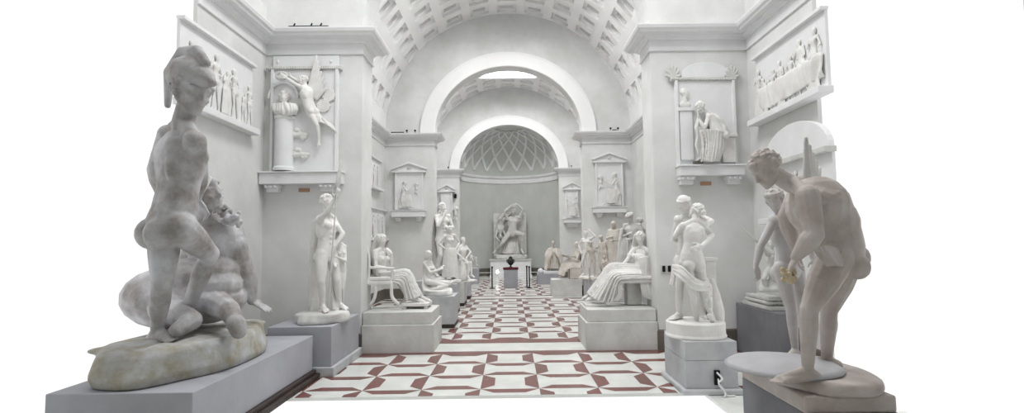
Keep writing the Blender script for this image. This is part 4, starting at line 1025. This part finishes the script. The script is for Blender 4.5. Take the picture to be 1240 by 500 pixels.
# hairy back of the torso, horse body and folded foreleg
b.ell(at(259, 290, Y - .05), (.37, .30, .33)); b.ell(at(265, 328, Y - .12), (.24, .27, .22)); b.ell(at(256, 345, Y - .16), (.36, .30, .24))
b.ell(at(246, 362, Y - .1), (.50, .44, .30)); b.ell(at(205, 360, Y - .0), (.55, .44, .38)); b.ell(at(232, 334, Y - .2), (.30, .3, .22))
b.tube(pts(Y, (262, 368, -.35), (277, 376, -.62), (284, 388, -.75), (288, 398, -.80)), [.16, .12, .085, .075]); b.cap(at(286, 392, Y - .80), at(289, 401, Y - .82), .10, .085)
b.tube(pts(Y, (200, 372, -.5), (232, 388, -.75), (214, 400, -.95)), [.18, .11, .08])
bd = B(); c = at(266, 252, Y - .30)
for k in range(95):
    u = rr.random(); p = c + (at(284, 269, Y - .30) - c) * u + V((rr.uniform(-.07, .07), rr.uniform(-.07, .07), rr.uniform(-.06, .06))) * (.7 + .6 * math.sin(3 * u))
    w_ = rr.uniform(.02, .034); bd.ell(p, (w_, w_, w_), n=8, m=6)
fig_parts(t, b, hb, M_OLD, .013, 'centaur_figure', 'centaur_hair')
bd.build('centaur_beard', M_OLD, t, voxel=.010, sm=1)
Y = 5.35
b, hb = B(), B()
J = jt(Y, hd=(232, 111, -.05), nk=(222, 146, 0), sr=(236, 172, -.22), sl=(204, 164, .26), er=(242, 208, .15), wr=(238, 240, .50), fr=(247, 254, .60), el=(188, 205, .42), wl=(200, 245, .55),
       hr=(216, 274, -.14), hl=(200, 274, .14), kr=(254, 308, .50), kl=(196, 345, .1), ar=(226, 376, .68), al=(190, 402, .4), tr=(244, 392, .65), tl=(210, 412, .2), ws=(216, 220, 0))
body(b, hb, J, 3.2, lm=1.2, hs=1.12, face=(.85, -.45, -.25), hair='curl', seed=142, up=(.1, 0, 1), curl=.8)
fig_parts(t, b, hb, M_OLD, .015, 'warrior_figure', 'warrior_hair')
b = B(); s_ = 2.15; c = J['hd']; f = V((.85, -.45, -.1)).normalized(); u = perp((-.05, 0, 1), f); r_ = f.cross(u)
b.ell(c + u * .075 * s_ - f * .02 * s_, (.095 * s_, .125 * s_, .095 * s_), (r_, f, u)); b.cap(c + u * .06 * s_ + f * .09 * s_, c + u * .035 * s_ + f * .155 * s_, .055 * s_, .02 * s_, flat=1)
b.tube([c + u * .13 * s_ + f * .10 * s_, c + u * .19 * s_ + f * .02 * s_, c + u * .19 * s_ - f * .09 * s_, c + u * .10 * s_ - f * .19 * s_, c - u * .06 * s_ - f * .19 * s_], [.02 * s_, .03 * s_, .03 * s_, .028 * s_, .015 * s_])
b.build('crested_helmet', M_OLD, t, voxel=.013, sm=1)
b = B(); b.tube(cr_path(pts(6.1, (240, 246, -.2), (243, 236, -.25), (249, 226, -.25), (254, 216, -.2)), 4), .022); b.build('strap', M_STATG, t, smooth=True)['label'] = 'pale strap'

# ---------------------------------------------------------------- wall reliefs
def panel(t, x0, x1, z0, z1, Yw, m, d=.07, frame=.05):
    b = B(); b.box(x0, x1, Yw - d, Yw - .002, z0, z1); b.build('slab', m, t, bevel=.006)
    if frame:
        b = B()
        for q in ((x0, x0 + frame, z0, z1), (x1 - frame, x1, z0, z1)):
            b = B(); b.box(q[0], q[1], Yw - d - .035, Yw - d + .004, q[2], q[3]); b.build('side_border', m, t, bevel=.005)
def px_box(px0, py0, px1, py1, Y):
    a, c = at(px0, (py0 + py1) / 2, Y), at(px1, (py0 + py1) / 2, Y); m_ = (px0 + px1) / 2
    return a.x, c.x, at(m_, py1, Y).z, at(m_, py0, Y).z
def shelf(t, px0, px1, py0, py1, Y, m, br, d=.22):
    x0, x1, z0, z1 = px_box(px0, py0, px1, py1, Y)
    b = B(); b.box(x0, x1, Y - d, Y - .002, z0, z1 - .03); b.box(x0 - .02, x1 + .02, Y - d - .03, Y - .002, z1 - .03, z1); b.build('shelf', m, t, bevel=.008)
    for (a, c, h) in br:
        u0, u1, w0, w1 = px_box(a, py1, c, py1 + h, Y)
        b = B(); b.box(u0, u1, Y - d * .8, Y - .002, z0 - (w1 - w0) * .45, z0 - .001); b.box(u0 + .02, u1 - .02, Y - d * .6, Y - .002, z0 - (w1 - w0), z0 - (w1 - w0) * .4)
        for k in range(3): b.lathe((u0 + (u1 - u0) * (k + .5) / 3, Y - d * .8, z0 - (w1 - w0) * .3), [(.02, -.03), (.03, 0), (.02, .03)], 8, axis=(0, 1, 0))
        b.build('bracket', m, t, bevel=.006)
def beads(t, px0, px1, py, Y, n, m, r=.018, d=.10):
    b = B(); a, c = at(px0, py, Y), at(px1, py, Y); b.box(a.x, c.x, Y - d, Y - .002, a.z - r * 1.6, a.z + r * 1.6)
    for k in range(n): b.ell(a + (c - a) * ((k + .5) / n) + V((0, -d, 0)), (r, r, r * 1.3), n=8, m=5)
    return b.build('dentil_band', m, t, smooth=False)
def rel(t, b, hb, m, Yw, k=.55, vx=.011, name='carved_figure', hair='carved_hair'):
    for q in (b, hb):
        if q.v: q.squash((0, Yw, 0), (0, 1, 0), k)
    return fig_parts(t, b, hb, m, vx, name, hair)
# left near pier
Yw = P1
t = thing('wall_relief', 'large white relief of a winged genius crowning a bust on a column, left pier', 'relief', (at(370, 215, Yw).x, Yw - .05, 3.1))
x0, x1, z0, z1 = px_box(330, 86, 411, 208, Yw); panel(t, x0, x1, z0, z1, Yw, M_TRIM)
x0, x1, z0, z1 = px_box(326, 69, 415, 83, Yw); b = B(); b.box(x0 + .1, x1 - .05, Yw - .06, Yw - .002, z0, z1)
for s_ in (-1, 1): b.ell(((x0 + x1) / 2 + s_ * (x1 - x0) * .36, Yw - .07, (z0 + z1) / 2), (.02, .02, .03))
b.build('top_slab', M_TRIM, t, bevel=.006)
beads(t, 325, 415, 84.5, Yw, 34, M_STATG)
shelf(t, 320, 417, 209, 224, Yw, M_TRIM, [(325, 342, 9), (390, 407, 9)])
c = at(343, 207, Yw - .13); zt = at(343, 141, Yw - .13).z
b = B(); b.lathe((c.x, Yw - .10, c.z), [(.19, 0), (.19, .05), (.165, .08), (.160, zt - c.z - .06), (.18, zt - c.z - .04), (.18, zt - c.z)], 32); b.build('column', M_TRIM, t, smooth=False)
b, hb = B(), B()
cb = at(344, 118, Yw - .14)
head(b, hb, cb, (.15, -1, 0), (0, 0, 1), 1.0, 'curl', 5)
b.cap(cb - V((0, 0, .08)), cb - V((0, -.02, .22)), .055, .08); b.ell(at(345, 132, Yw - .13), (.24, .11, .12)); b.cap(at(334, 130, Yw - .12), at(357, 130, Yw - .12), .08, .08)
fig_parts(t, b, hb, M_STAT, .010, 'bust', 'bust_hair')
b = B(); b.sheet([pts(Yw, (331, 126, -.22), (344, 124, -.27), (358, 126, -.22)), pts(Yw, (330, 133, -.24), (345, 134, -.30), (361, 132, -.24)), pts(Yw, (333, 138, -.2), (345, 140, -.26), (359, 138, -.2))], 4, .03, .03, seed=3); b.build('bust_cloak', M_STAT, t, voxel=.011, sm=1)
b = B(); ar_ = [at(343, 118, Yw - .09) + V((math.cos(a) * .27, 0, math.sin(a) * .27)) for a in [math.pi * k / 12 for k in range(13)]]; b.tube(ar_, .02); b.build('niche_arch', M_TRIM, t, smooth=True)
b, hb = B(), B(); Y = Yw - .06
J = jt(Y, hd=(367, 97.5, -.08), nk=(370, 104, -.06), sl=(366, 106, -.16), sr=(377, 108, .0), el=(356, 101, -.18), wl=(347, 94.5, -.18), fl=(343, 91, -.18), er=(362, 99, -.06), wr=(352, 93, -.08), hl=(374, 134, -.10), hr=(380, 134, .0), kl=(384, 152, -.14), kr=(389, 145, -.02),
       al=(386, 171, -.08), ar=(402, 155, .0), tl=(386, 179, -.1), tr=(409, 160, .0), ws=(373, 121, -.08))
body(b, hb, J, 1.42, face=(-.85, -.5, .1), hair='curl', seed=151)
fig_parts(t, b, hb, M_STAT, .010, 'genius_figure', 'genius_hair')
b = B()
for k in range(7):
    b.cap(at(374 + k * 1.6, 112 + k, Y - .05), at(383 + k * 1.9, 68 + k * 6.5, Y - .08), .05, .024, flat=.45, fdir=(0, 1, 0))
b.build('wing', M_STAT, t, voxel=.011, sm=1)
b = B(); b.sheet([pts(Y, (378, 138, -.1), (390, 142, -.1), (404, 152, -.05)), pts(Y, (382, 148, -.1), (393, 150, -.12), (408, 161, -.05))], 3, .02, .03, seed=8, nv=5); b.build('drapery', M_STAT, t, voxel=.011, sm=1)
b = B(); c = at(341, 92, Y - .14)
for k in range(16): a = 2 * math.pi * k / 16; b.ell(c + V((math.cos(a) * .09, 0, math.sin(a) * .065)), (.028, .028, .028), n=8, m=6)
b.build('wreath', M_STATG, t, voxel=.009, sm=1)
for i, (px, py) in enumerate(((398, 115), (391.5, 128))):
    b = B(); c = at(px, py, Y - .03)
    for rr_ in (.04, .075, .11): b.tube([c + V((math.cos(a) * rr_, 0, math.sin(a) * rr_)) for a in [2 * math.pi * k / 14 for k in range(15)]], .014)
    for k in range(9): a = math.pi * 2 * k / 9; b.cap(c, c + V((math.cos(a) * .13, 0, math.sin(a) * .13)), .012, .012, 6)
    b.build('rosette', M_STAT, t, voxel=.009, sm=0)
for i, (px, py) in enumerate(((361, 162), (362, 186))):
    b = B()
    for k in range(6): b.ell(at(px - 5 + k * 2.6, py - 5 * math.sin(k * 1.1), Y - .03), (.05, .04, .05))
    b.cap(at(px - 6, py + 2, Y - .03), at(px + 10, py + 1, Y - .03), .045, .04); b.build('griffin_ornament', M_STAT, t, voxel=.010, sm=1)
# right near pier
t = thing('wall_relief', 'large white relief of a seated mourning woman under an arched top, right pier', 'relief', (at(853, 200, Yw).x, Yw - .05, 3.3))
x0, x1, z0, z1 = px_box(817, 99, 889, 201, Yw); panel(t, x0, x1, z0, z1, Yw, M_TRIM)
b = B(); a, c = at(824, 96, Yw), at(883, 95, Yw); xm, hw = (a.x + c.x) / 2, (c.x - a.x) / 2; zt = at(853, 77, Yw).z - a.z
b.prism([(xm + hw * math.cos(q), a.z + zt * math.sin(q) ** .8) for q in [math.pi * k / 20 for k in range(21)]], Yw - .08, Yw - .002); b.build('arched_top', M_TRIM, t, bevel=.006)
beads(t, 810, 889, 97.5, Yw, 30, M_STATG)
for px in (815, 886):
    b = B()
    for k in range(7): q = math.pi * (k / 6); b.cap(at(px, 95, Yw - .07), at(px, 95, Yw - .07) + V((math.cos(q) * .12, 0, .05 + math.sin(q) * .17)), .02, .028, 8)
    b.build('palmette', M_STATG, t, voxel=.010, sm=1)
shelf(t, 819, 896, 201, 214, Yw, M_TRIM, [(820, 838, 10), (876, 894, 10)])
b, hb = B(), B(); Y = Yw - .10
J = jt(Y, hd=(848, 130, -.10), nk=(856, 137, -.06), sl=(858, 141, -.16), sr=(862, 140, .02), el=(853, 156, -.20), wl=(846, 143, -.18), fl=(845, 137, -.18), er=(860, 157, -.05), wr=(850, 152, -.12), hl=(873, 163, -.10), hr=(874, 162, .02), kl=(852, 161, -.14), kr=(855, 160, .02), al=(856, 191, -.12), ar=(851, 190, .0), tl=(848, 196, -.14), tr=(843, 195, .0), ws=(872, 150, -.05))
body(b, hb, J, 1.55, female=True, face=(-.8, -.35, -.5), hair='curl', seed=152)
fig_parts(t, b, hb, M_STAT, .010, 'mourning_figure', 'mourning_hair')
b = B()
b.sheet([pts(Y, (847, 158, -.22), (858, 156, -.26), (872, 158, -.18), (880, 164, -.04)), pts(Y, (849, 172, -.20), (859, 172, -.22), (870, 175, -.18), (877, 178, -.04)), pts(Y, (848, 194, -.20), (856, 196, -.24), (864, 196, -.2), (870, 195, -.04))], 6, .055, .02, seed=153)
b.sheet([pts(Y, (855, 139, -.15), (862, 138, -.2), (868, 142, -.02)), pts(Y, (858, 150, -.15), (868, 148, -.18), (876, 150, -.02)), pts(Y, (860, 160, -.15), (874, 160, -.2), (882, 164, -.02))], 5, .02, .025, seed=154)
b.tube(pts(Y, (846, 143, -.17), (843, 155, -.16), (845, 164, -.16), (843, 176, -.14), (846, 186, -.14)), [.03, .035, .025, .03, .02])
b.build('drapery', M_STAT, t, voxel=.010, sm=1)
x0, x1, z0, z1 = px_box(871, 168, 887, 198, Yw); b = B(); b.box(x0, x1, Yw - .16, Yw - .06, z0, z1); b.box(x0 - .03, x1 + .03, Yw - .19, Yw - .06, z1, z1 + .06); b.build('stool', M_STAT, t, bevel=.01)
x0, x1, z0, z1 = px_box(819, 132, 838, 136, Yw); b = B(); b.box(x0, x1, Yw - .13, Yw - .06, z0, z1); b.box(x0 + .03, x1 - .03, Yw - .11, Yw - .06, z0 - .9, z0); b.build('stele', M_TRIM, t, bevel=.006)
b, hb = B(), B(); c = at(829, 113, Yw - .09); head(b, hb, c, (.7, -.5, 0), (0, 0, 1), .75, 'curl', 8); b.cap(c - V((0, 0, .06)), c - V((0, 0, .16)), .04, .05); b.ell(c - V((0, 0, .21)), (.11, .05, .07)); rel(t, b, hb, M_STAT, Yw - .06, .7, .009, 'portrait_bust', 'portrait_hair')
x0, x1, z0, z1 = px_box(835, 194, 846, 197, Yw); b = B(); b.box(x0, x1, Yw - .24, Yw - .16, at(840, 200, Yw - .1).z + .01, at(840, 197, Yw - .1).z + .01)
b.build('dark_tablet', M_BASE, t)
for (a, c, w_, lab) in ((362, 375, 228, 'small copper name plate under the winged genius relief'), (848, 861, 220, 'small copper name plate under the mourning woman relief')):
    x0, x1, z0, z1 = px_box(a, w_, c, w_ + 4.5, Yw); b = B(); b.box(x0, x1, Yw - .02, Yw + .002, z0, z1); tag(b.build('name_plate', M_COPPER, None, bevel=.004), lab, 'plaque')
x0, x1, z0, z1 = px_box(800, 321, 813, 331, Yw); t = thing('wall_socket', 'pale double switch plate with dark sockets on the right pier', 'socket', ((x0 + x1) / 2, Yw, z0))
b = B(); b.box(x0, x1, Yw - .02, Yw - .002, z0, z1); b.build('plate', M_STATG, t, bevel=.004)
for k in (0, 1): b = B(); b.box(x0 + .025 + k * .10, x0 + .075 + k * .10, Yw - .035, Yw - .018, z0 + .03, z1 - .01); b.build('switch', M_IRON, t)

# medium reliefs on middle and rear piers
def med(name, lab, Yw, pxs, ped, slabr, shy, seed, seated_right, vx=.014, br=True):
    l, r = pxs
    x0, x1, z0, z1 = px_box(l + 2, slabr[0], r - 2, slabr[1], Yw)
    t = thing(name, lab, 'relief', ((x0 + x1) / 2, Yw - .05, z0)); panel(t, x0, x1, z0, z1, Yw, M_TRIM, .09, .06)
    a, c = at(l - 1, ped[1], Yw), at(r + 1, ped[1], Yw); zt = at((l + r) / 2, ped[0], Yw).z; xm = (a.x + c.x) / 2; zb = (a.z + c.z) / 2
    b = B(); b.prism([(a.x, zb), (c.x, zb), (c.x, zb + .06), (xm, zt), (a.x, zb + .06)], Yw - .12, Yw - .002); b.build('pediment', M_TRIM, t, bevel=.006)
    b = B(); b.prism([(a.x - .03, zb + .05), (xm, zt), (c.x + .03, zb + .05), (c.x + .03, zb + .11), (xm, zt + .07), (a.x - .03, zb + .11)], Yw - .19, Yw - .002); b.box(a.x - .02, c.x + .02, Yw - .18, Yw - .002, zb - .04, zb + .01); b.build('pediment_moulding', M_TRIM, t, bevel=.006)
    b = B(); b.lathe((xm, Yw - .125, zb + (zt - zb) * .5), [(.03, -.01), (.07, 0), (.05, .03)], 12, axis=(0, -1, 0)); b.build('pediment_rosette', M_STATG, t)
    if shy: shelf(t, l - 1, r + 1, shy[0], shy[1], Yw, M_TRIM, [(l + 3, l + 10, 5), (r - 10, r - 3, 5)] if br else [], .3)
    sx = 1 if seated_right else -1; xc = (x0 + x1) / 2; h = z1 - z0; s = h / 1.55 * .85; zf = z0 + .05
    def q(x, y, z): return V((xc + x * s * sx, Yw - .12 + y * s, zf + z * s))
    b, hb = B(), B()
    # seated person on one side facing the middle
    J = dict(hd=q(.20, 0, 1.22), nk=q(.25, 0, 1.07), sl=q(.24, -.12, 1.02), sr=q(.28, .08, 1.02), hl=q(.30, -.08, .50), hr=q(.32, .06, .50), kl=q(-.08, -.1, .52), kr=q(-.06, .06, .56), al=q(-.04, -.1, .08), ar=q(-.14, .04, .1), tl=q(-.20, -.1, .02), tr=q(-.30, .04, .02), el=q(.08, -.14, .82), wl=q(-.14, -.14, .95), er=q(.06, .05, .88), wr=q(-.18, .05, 1.08))
    if sx < 0:
        for k in 'sehkwat':
            for n_ in ():
                pass
        J = {**J, 'sl': J['sr'], 'sr': J['sl'], 'hl': J['hr'], 'hr': J['hl'], 'kl': J['kr'], 'kr': J['kl'], 'al': J['ar'], 'ar': J['al'], 'tl': J['tr'], 'tr': J['tl'], 'el': J['er'], 'er': J['el'], 'wl': J['wr'], 'wr': J['wl']}
    body(b, hb, J, 1.6 * s, female=True, face=(-sx, -.2, 0), hair='curl', seed=seed)
    rel(t, b, hb, M_STAT, Yw - .09, .7, vx, 'seated_figure', 'seated_hair')
    b = B(); rows = [[q(.40, -.12, .62), q(.15, -.2, .66), q(-.12, -.18, .64)], [q(.38, -.12, .4), q(.12, -.2, .4), q(-.14, -.18, .4)], [q(.30, -.1, .06), q(.1, -.18, .05), q(-.16, -.16, .05)]]
    b.sheet(rows, 6, .03, .03, seed=seed); b.squash((0, Yw - .09, 0), (0, 1, 0), .7); b.build('drapery', M_STAT, t, voxel=vx, sm=1)
    b = B(); p, p2 = q(.18, .0, 0), q(.46, 0, .46); b.box(min(p.x, p2.x), max(p.x, p2.x), Yw - .16, Yw - .085, p.z, p2.z); b.build('seat', M_STAT, t, bevel=.01)
    b, hb = B(), B(); c = q(-.36, 0, 1.12); head(b, hb, c, (sx, -.2, 0), (0, 0, 1), s * .9, 'curl', seed + 3); b.cap(c - V((0, 0, .07 * s)), c - V((0, 0, .2 * s)), .05 * s, .07 * s)
    for k in range(5): b.cap(q(-.36, 0, .9 - .03 * k), q(-.36 + .11 * math.sin(k * 1.3), -.02, .80 - .05 * k), .03 * s, .02 * s)
    rel(t, b, hb, M_STAT, Yw - .09, .7, vx, 'profile_bust', 'profile_hair')
    return t
med('wall_relief', 'white pedimented relief of a seated figure on the left middle pier', P2, (477, 515), (199, 208), (209, 254), (255, 263), 161, False)
med('wall_relief', 'white pedimented relief of a seated figure on the right middle pier', P2, (718.5, 756), (187, 196), (197, 250), (251, 258), 162, True)
med('wall_relief', 'narrow pedimented relief on the left rear pier, half hidden by statues', P3, (532, 550), (225, 232), (233, 290), None, 163, False, .02)
med('wall_relief', 'narrow pedimented relief on the right rear pier with a low bracket shelf', P3, (683, 702), (222, 229), (230, 264), (265, 270), 164, True, .02)

# reliefs on the side walls
def side_relief(name, lab, s, y0, y1, z0, z1, people, ledge=.12, seed=1, vx=.014, table=False, frame=True, lunette=False):
    """s = -1 left wall, +1 right wall"""
    X = s * WX; t = thing(name, lab, 'relief', (X - s * .05, (y0 + y1) / 2, z0)); n = -s
    def bx(b, a0, a1, d0, d1, c0, c1): b.box(min(X + n * d0, X + n * d1), max(X + n * d0, X + n * d1), a0, a1, c0, c1)
    b = B(); bx(b, y0, y1, .002, .05, z0, z1); b.build('slab', M_TRIM, t, bevel=.006)
    if frame:
        b = B(); bx(b, y0 - .02, y1 + .02, .002, .12, z1 - .05, z1); b.build('top_moulding', M_TRIM, t, bevel=.006)
    if ledge:
        b = B(); bx(b, y0 - .05, y1 + .05, .002, ledge + .08, z0 - .10, z0); b.build('ledge', M_TRIM, t, bevel=.01)
    h = z1 - z0
    for k, (yy, sc, bend, kind) in enumerate(people):
        u = y0 + (y1 - y0) * yy; S_ = h * sc / 1.75; zf = z0 + .01
        def q(x, d, z): return V((X + n * (.05 + d * S_ * .5 + .02), u + x * S_, zf + z * S_))
        b, hb = B(), B(); w = bend
        J = dict(hd=q(w * .35, .08, 1.60 - abs(w) * .25), nk=q(w * .25, .04, 1.45 - abs(w) * .15), sl=q(w * .2 + .16 * s, .05, 1.38), sr=q(w * .2 - .16 * s, .05, 1.38), hl=q(.09 * s, .03, .93), hr=q(-.09 * s, .03, .93), kl=q(.12 * s + .05, .1, .5), kr=q(-.14 * s, .06, .5), al=q(.15 * s, .03, .08), ar=q(-.2 * s, .03, .08), tl=q(.25 * s, .08, .03), tr=q(-.3 * s, .08, .03),
                 el=q(w * .3 + .3 * s, .1, 1.2), wl=q(w * .6 + .30 * s, .14, 1.42), er=q(w * .3 - .28 * s, .1, 1.12), wr=q(w * .8 - .12 * s, .14, 1.1))
        body(b, hb, J, 1.7 * S_, female=k % 2 == 0, face=(n * .6, w or .5, -.2), hair='curl', seed=seed + k)
        for Q in (b, hb): Q.squash((X + n * .05, 0, 0), (1, 0, 0), .55)
        fig_parts(t, b, hb, M_STAT, vx, 'carved_figure', 'carved_hair')
        if kind:
            b = B(); b.sheet([[q(-.2, .12, 1.0), q(0, .2, 1.0), q(.2, .12, 1.0)], [q(-.24, .12, .5), q(0, .2, .5), q(.24, .12, .5)], [q(-.28, .1, .06), q(0, .18, .06), q(.28, .1, .06)]], 5, .04 * S_, .03, seed=seed + k)
            b.squash((X + n * .05, 0, 0), (1, 0, 0), .55); b.build('drapery', M_STAT, t, voxel=vx, sm=1)
    if table:
        b = B(); rows = []
        for zz, dd in ((.44, .07), (.40, .11), (.24, .10), (.14, .08)):
            rows.append([V((X + n * dd, y0 + (y1 - y0) * f_, z0 + h * (zz - (.05 * abs(math.sin(f_ * 14)) if zz < .15 else 0)))) for f_ in (.02, .2, .4, .6, .8, .9)])
        b.sheet(rows, 5, .03, .04, seed=4, nu=60); b.build('tablecloth', M_STAT, t, voxel=.014, sm=1)
    if lunette:
        b = B(); ym, hy = (y0 + y1) / 2, (y1 - y0) / 2
        r = [[V((X + n * d, ym + hy * math.cos(a), z1 + .02 + (h * .0 + .52) * math.sin(a))) for a in [math.pi * k / 20 for k in range(21)]] for d in (.002, .09)]
        b.loft(r); b.build('lunette', M_TRIM, t, bevel=.006)
        b = B(); bx(b, y0 - .04, y1 + .04, .002, .16, z1 - .06, z1 + .02); b.build('cornice', M_STATG, t, bevel=.008)
    return t
W = WX + .02
def yz(px, py, s):
    Y = 9.0
    for _ in range(30): Y *= abs(s * WX) / abs(at(px, py, Y).x)
    return Y, at(px, py, Y).z
ya, za = yz(303, 79, -1); yb, zb = yz(302, 157, -1)
side_relief('wall_relief', 'wide shallow relief with standing figures high on the left wall behind the centaur group', -1, 7.0, ya, zb, za, [(.10, .8, .2, 1), (.26, .75, -.3, 1), (.42, .82, .1, 0), (.56, .7, .4, 1), (.70, .78, -.3, 0), (.84, .52, .5, 0), (.94, .66, -.2, 0)], .10, 171)
ya, za = yz(918, 70, 1); yb, zb = yz(921, 146, 1)
side_relief('wall_relief', 'wide relief of a banquet scene with scalloped tablecloth high on the right wall', 1, 7.1, yb, zb, za, [(.95, .80, -.2, 1), (.84, .62, .3, 1), (.72, .66, -.3, 0), (.58, .72, .2, 1), (.44, .7, -.2, 0), (.28, .84, .3, 0), (.14, .86, -.3, 1)], .14, 181, table=True)
ya, za = yz(940, 199, 1)
side_relief('wall_relief', 'low arched relief on the right wall just above the winged nude', 1, 7.1, 8.95, 2.3, za, [(.8, .8, .2, 1), (.5, .8, -.2, 1), (.2, .8, .2, 0)], .12, 191, lunette=True, frame=False)
ya, za = yz(447, 188, -1); yb, zb = yz(459, 229, -1)
side_relief('wall_relief', 'upper small relief on the left side wall of the middle bay', -1, ya, yb, zb, za, [(.3, .8, .3, 1), (.7, .8, -.3, 1)], .10, 201, vx=.018)
ya, za = yz(446, 250, -1); yb, zb = yz(465, 288, -1)
side_relief('wall_relief', 'lower small relief above the armchair woman on the middle bay wall', -1, ya, yb, zb, za, [(.2, .8, .3, 1), (.5, .85, -.2, 0), (.8, .8, -.3, 1)], .10, 211, vx=.018)

# spotlights and rods lying on the cornices
def spot(x, y, z, lab, grp=None, yaw=0):
    t = thing('spotlight', lab, 'spotlight', (x, y, z), grp)
    b = B(); b.lathe((x, y, z), [(.03, 0), (.03, .012), (.01, .02), (.01, .06)], 12); b.build('bracket', M_IRON, t, smooth=True)
    d = V((math.sin(yaw), -math.cos(yaw), -.25)).normalized(); c = V((x, y, z + .085))
    b = B(); b.lathe(c - d * .05, [(.02, 0), (.03, .01), (.033, .09), (.037, .11), (.03, .11)], 14, axis=d); b.build('lamp_head', M_IRON, t, smooth=True)
zc = 5.892
for x, y, lab in ((at(493, 158, 18.7).x, 18.68, 'black spotlight at the inner of two on the left middle cornice'), (at(503, 158, 18.7).x, 18.68, 'black spotlight nearest the arch on the left middle cornice'),
                  (at(739, 158, 18.7).x, 18.68, 'black spotlight nearest the arch on the right middle cornice'), (at(748, 158, 18.7).x, 18.68, 'black spotlight farther from the arch, right middle cornice'),
                  (at(543, 206, 28).x, 27.98, 'tiny black spotlight on the left rear cornice'), (at(692, 205, 28).x, 27.98, 'tiny black spotlight on the right rear cornice')):
    spot(x, y, zc, lab)
b = B(); b.tube([(at(474, 160, 18.7).x, 18.66, zc + .02), (at(489, 160, 18.7).x, 18.66, zc + .02)], .02, 8); tag(b.build('light_rail', M_IRON, None, smooth=True), 'short black rail lying on the left middle cornice', 'rail')
b = B(); b.tube([(at(741.5, 160, 18.7).x, 18.66, zc + .02), (at(746, 160, 18.7).x, 18.66, zc + .02)], .02, 8); tag(b.build('light_rail', M_IRON, None, smooth=True), 'short black rail lying on the right middle cornice', 'rail')
b = B(); x0, x1 = at(352, 21, 9.45).x, at(398, 21, 9.45).x
b.tube([(x0, 9.40, zc + .03), (x1, 9.40, zc + .03)], .018, 8)
for k in (.1, .55, .8): b.tube([(x0 + (x1 - x0) * k, 9.40, zc + .02), (x0 + (x1 - x0) * k + .02, 9.42, zc + .09)], .014, 8)
tag(b.build('light_rail', M_IRON, None, smooth=True), 'black lighting rail with stubs on the big left near cornice', 'rail')
x = at(551, 237, P3).x; b = B(); b.box(x - .05, x + .09, P3 - .16, P3 - .002, at(551, 240, P3).z, at(551, 235, P3).z); tag(b.build('alarm_box', M_IRON, None, bevel=.01), 'small black box beside the narrow relief on the left rear pier', 'box')

# ------------------------------------------------------------- group phrases
G_ = {'pedestal': 'pedestals under the plaster statues', 'statue': 'plaster statues along the gallery', 'relief': 'plaster reliefs hung on walls and piers',
      'barrier post': 'black barrier posts in the apse', 'stanchion': 'short stanchions of the low apse rope', 'spotlight': 'black spotlights on the cornices',
      'rail': 'black light rails on the cornices', 'plaque': 'copper name plates under the big reliefs'}
for o in C.objects:
    if not o.parent and o.get('category') in G_: o['group'] = G_[o['category']]
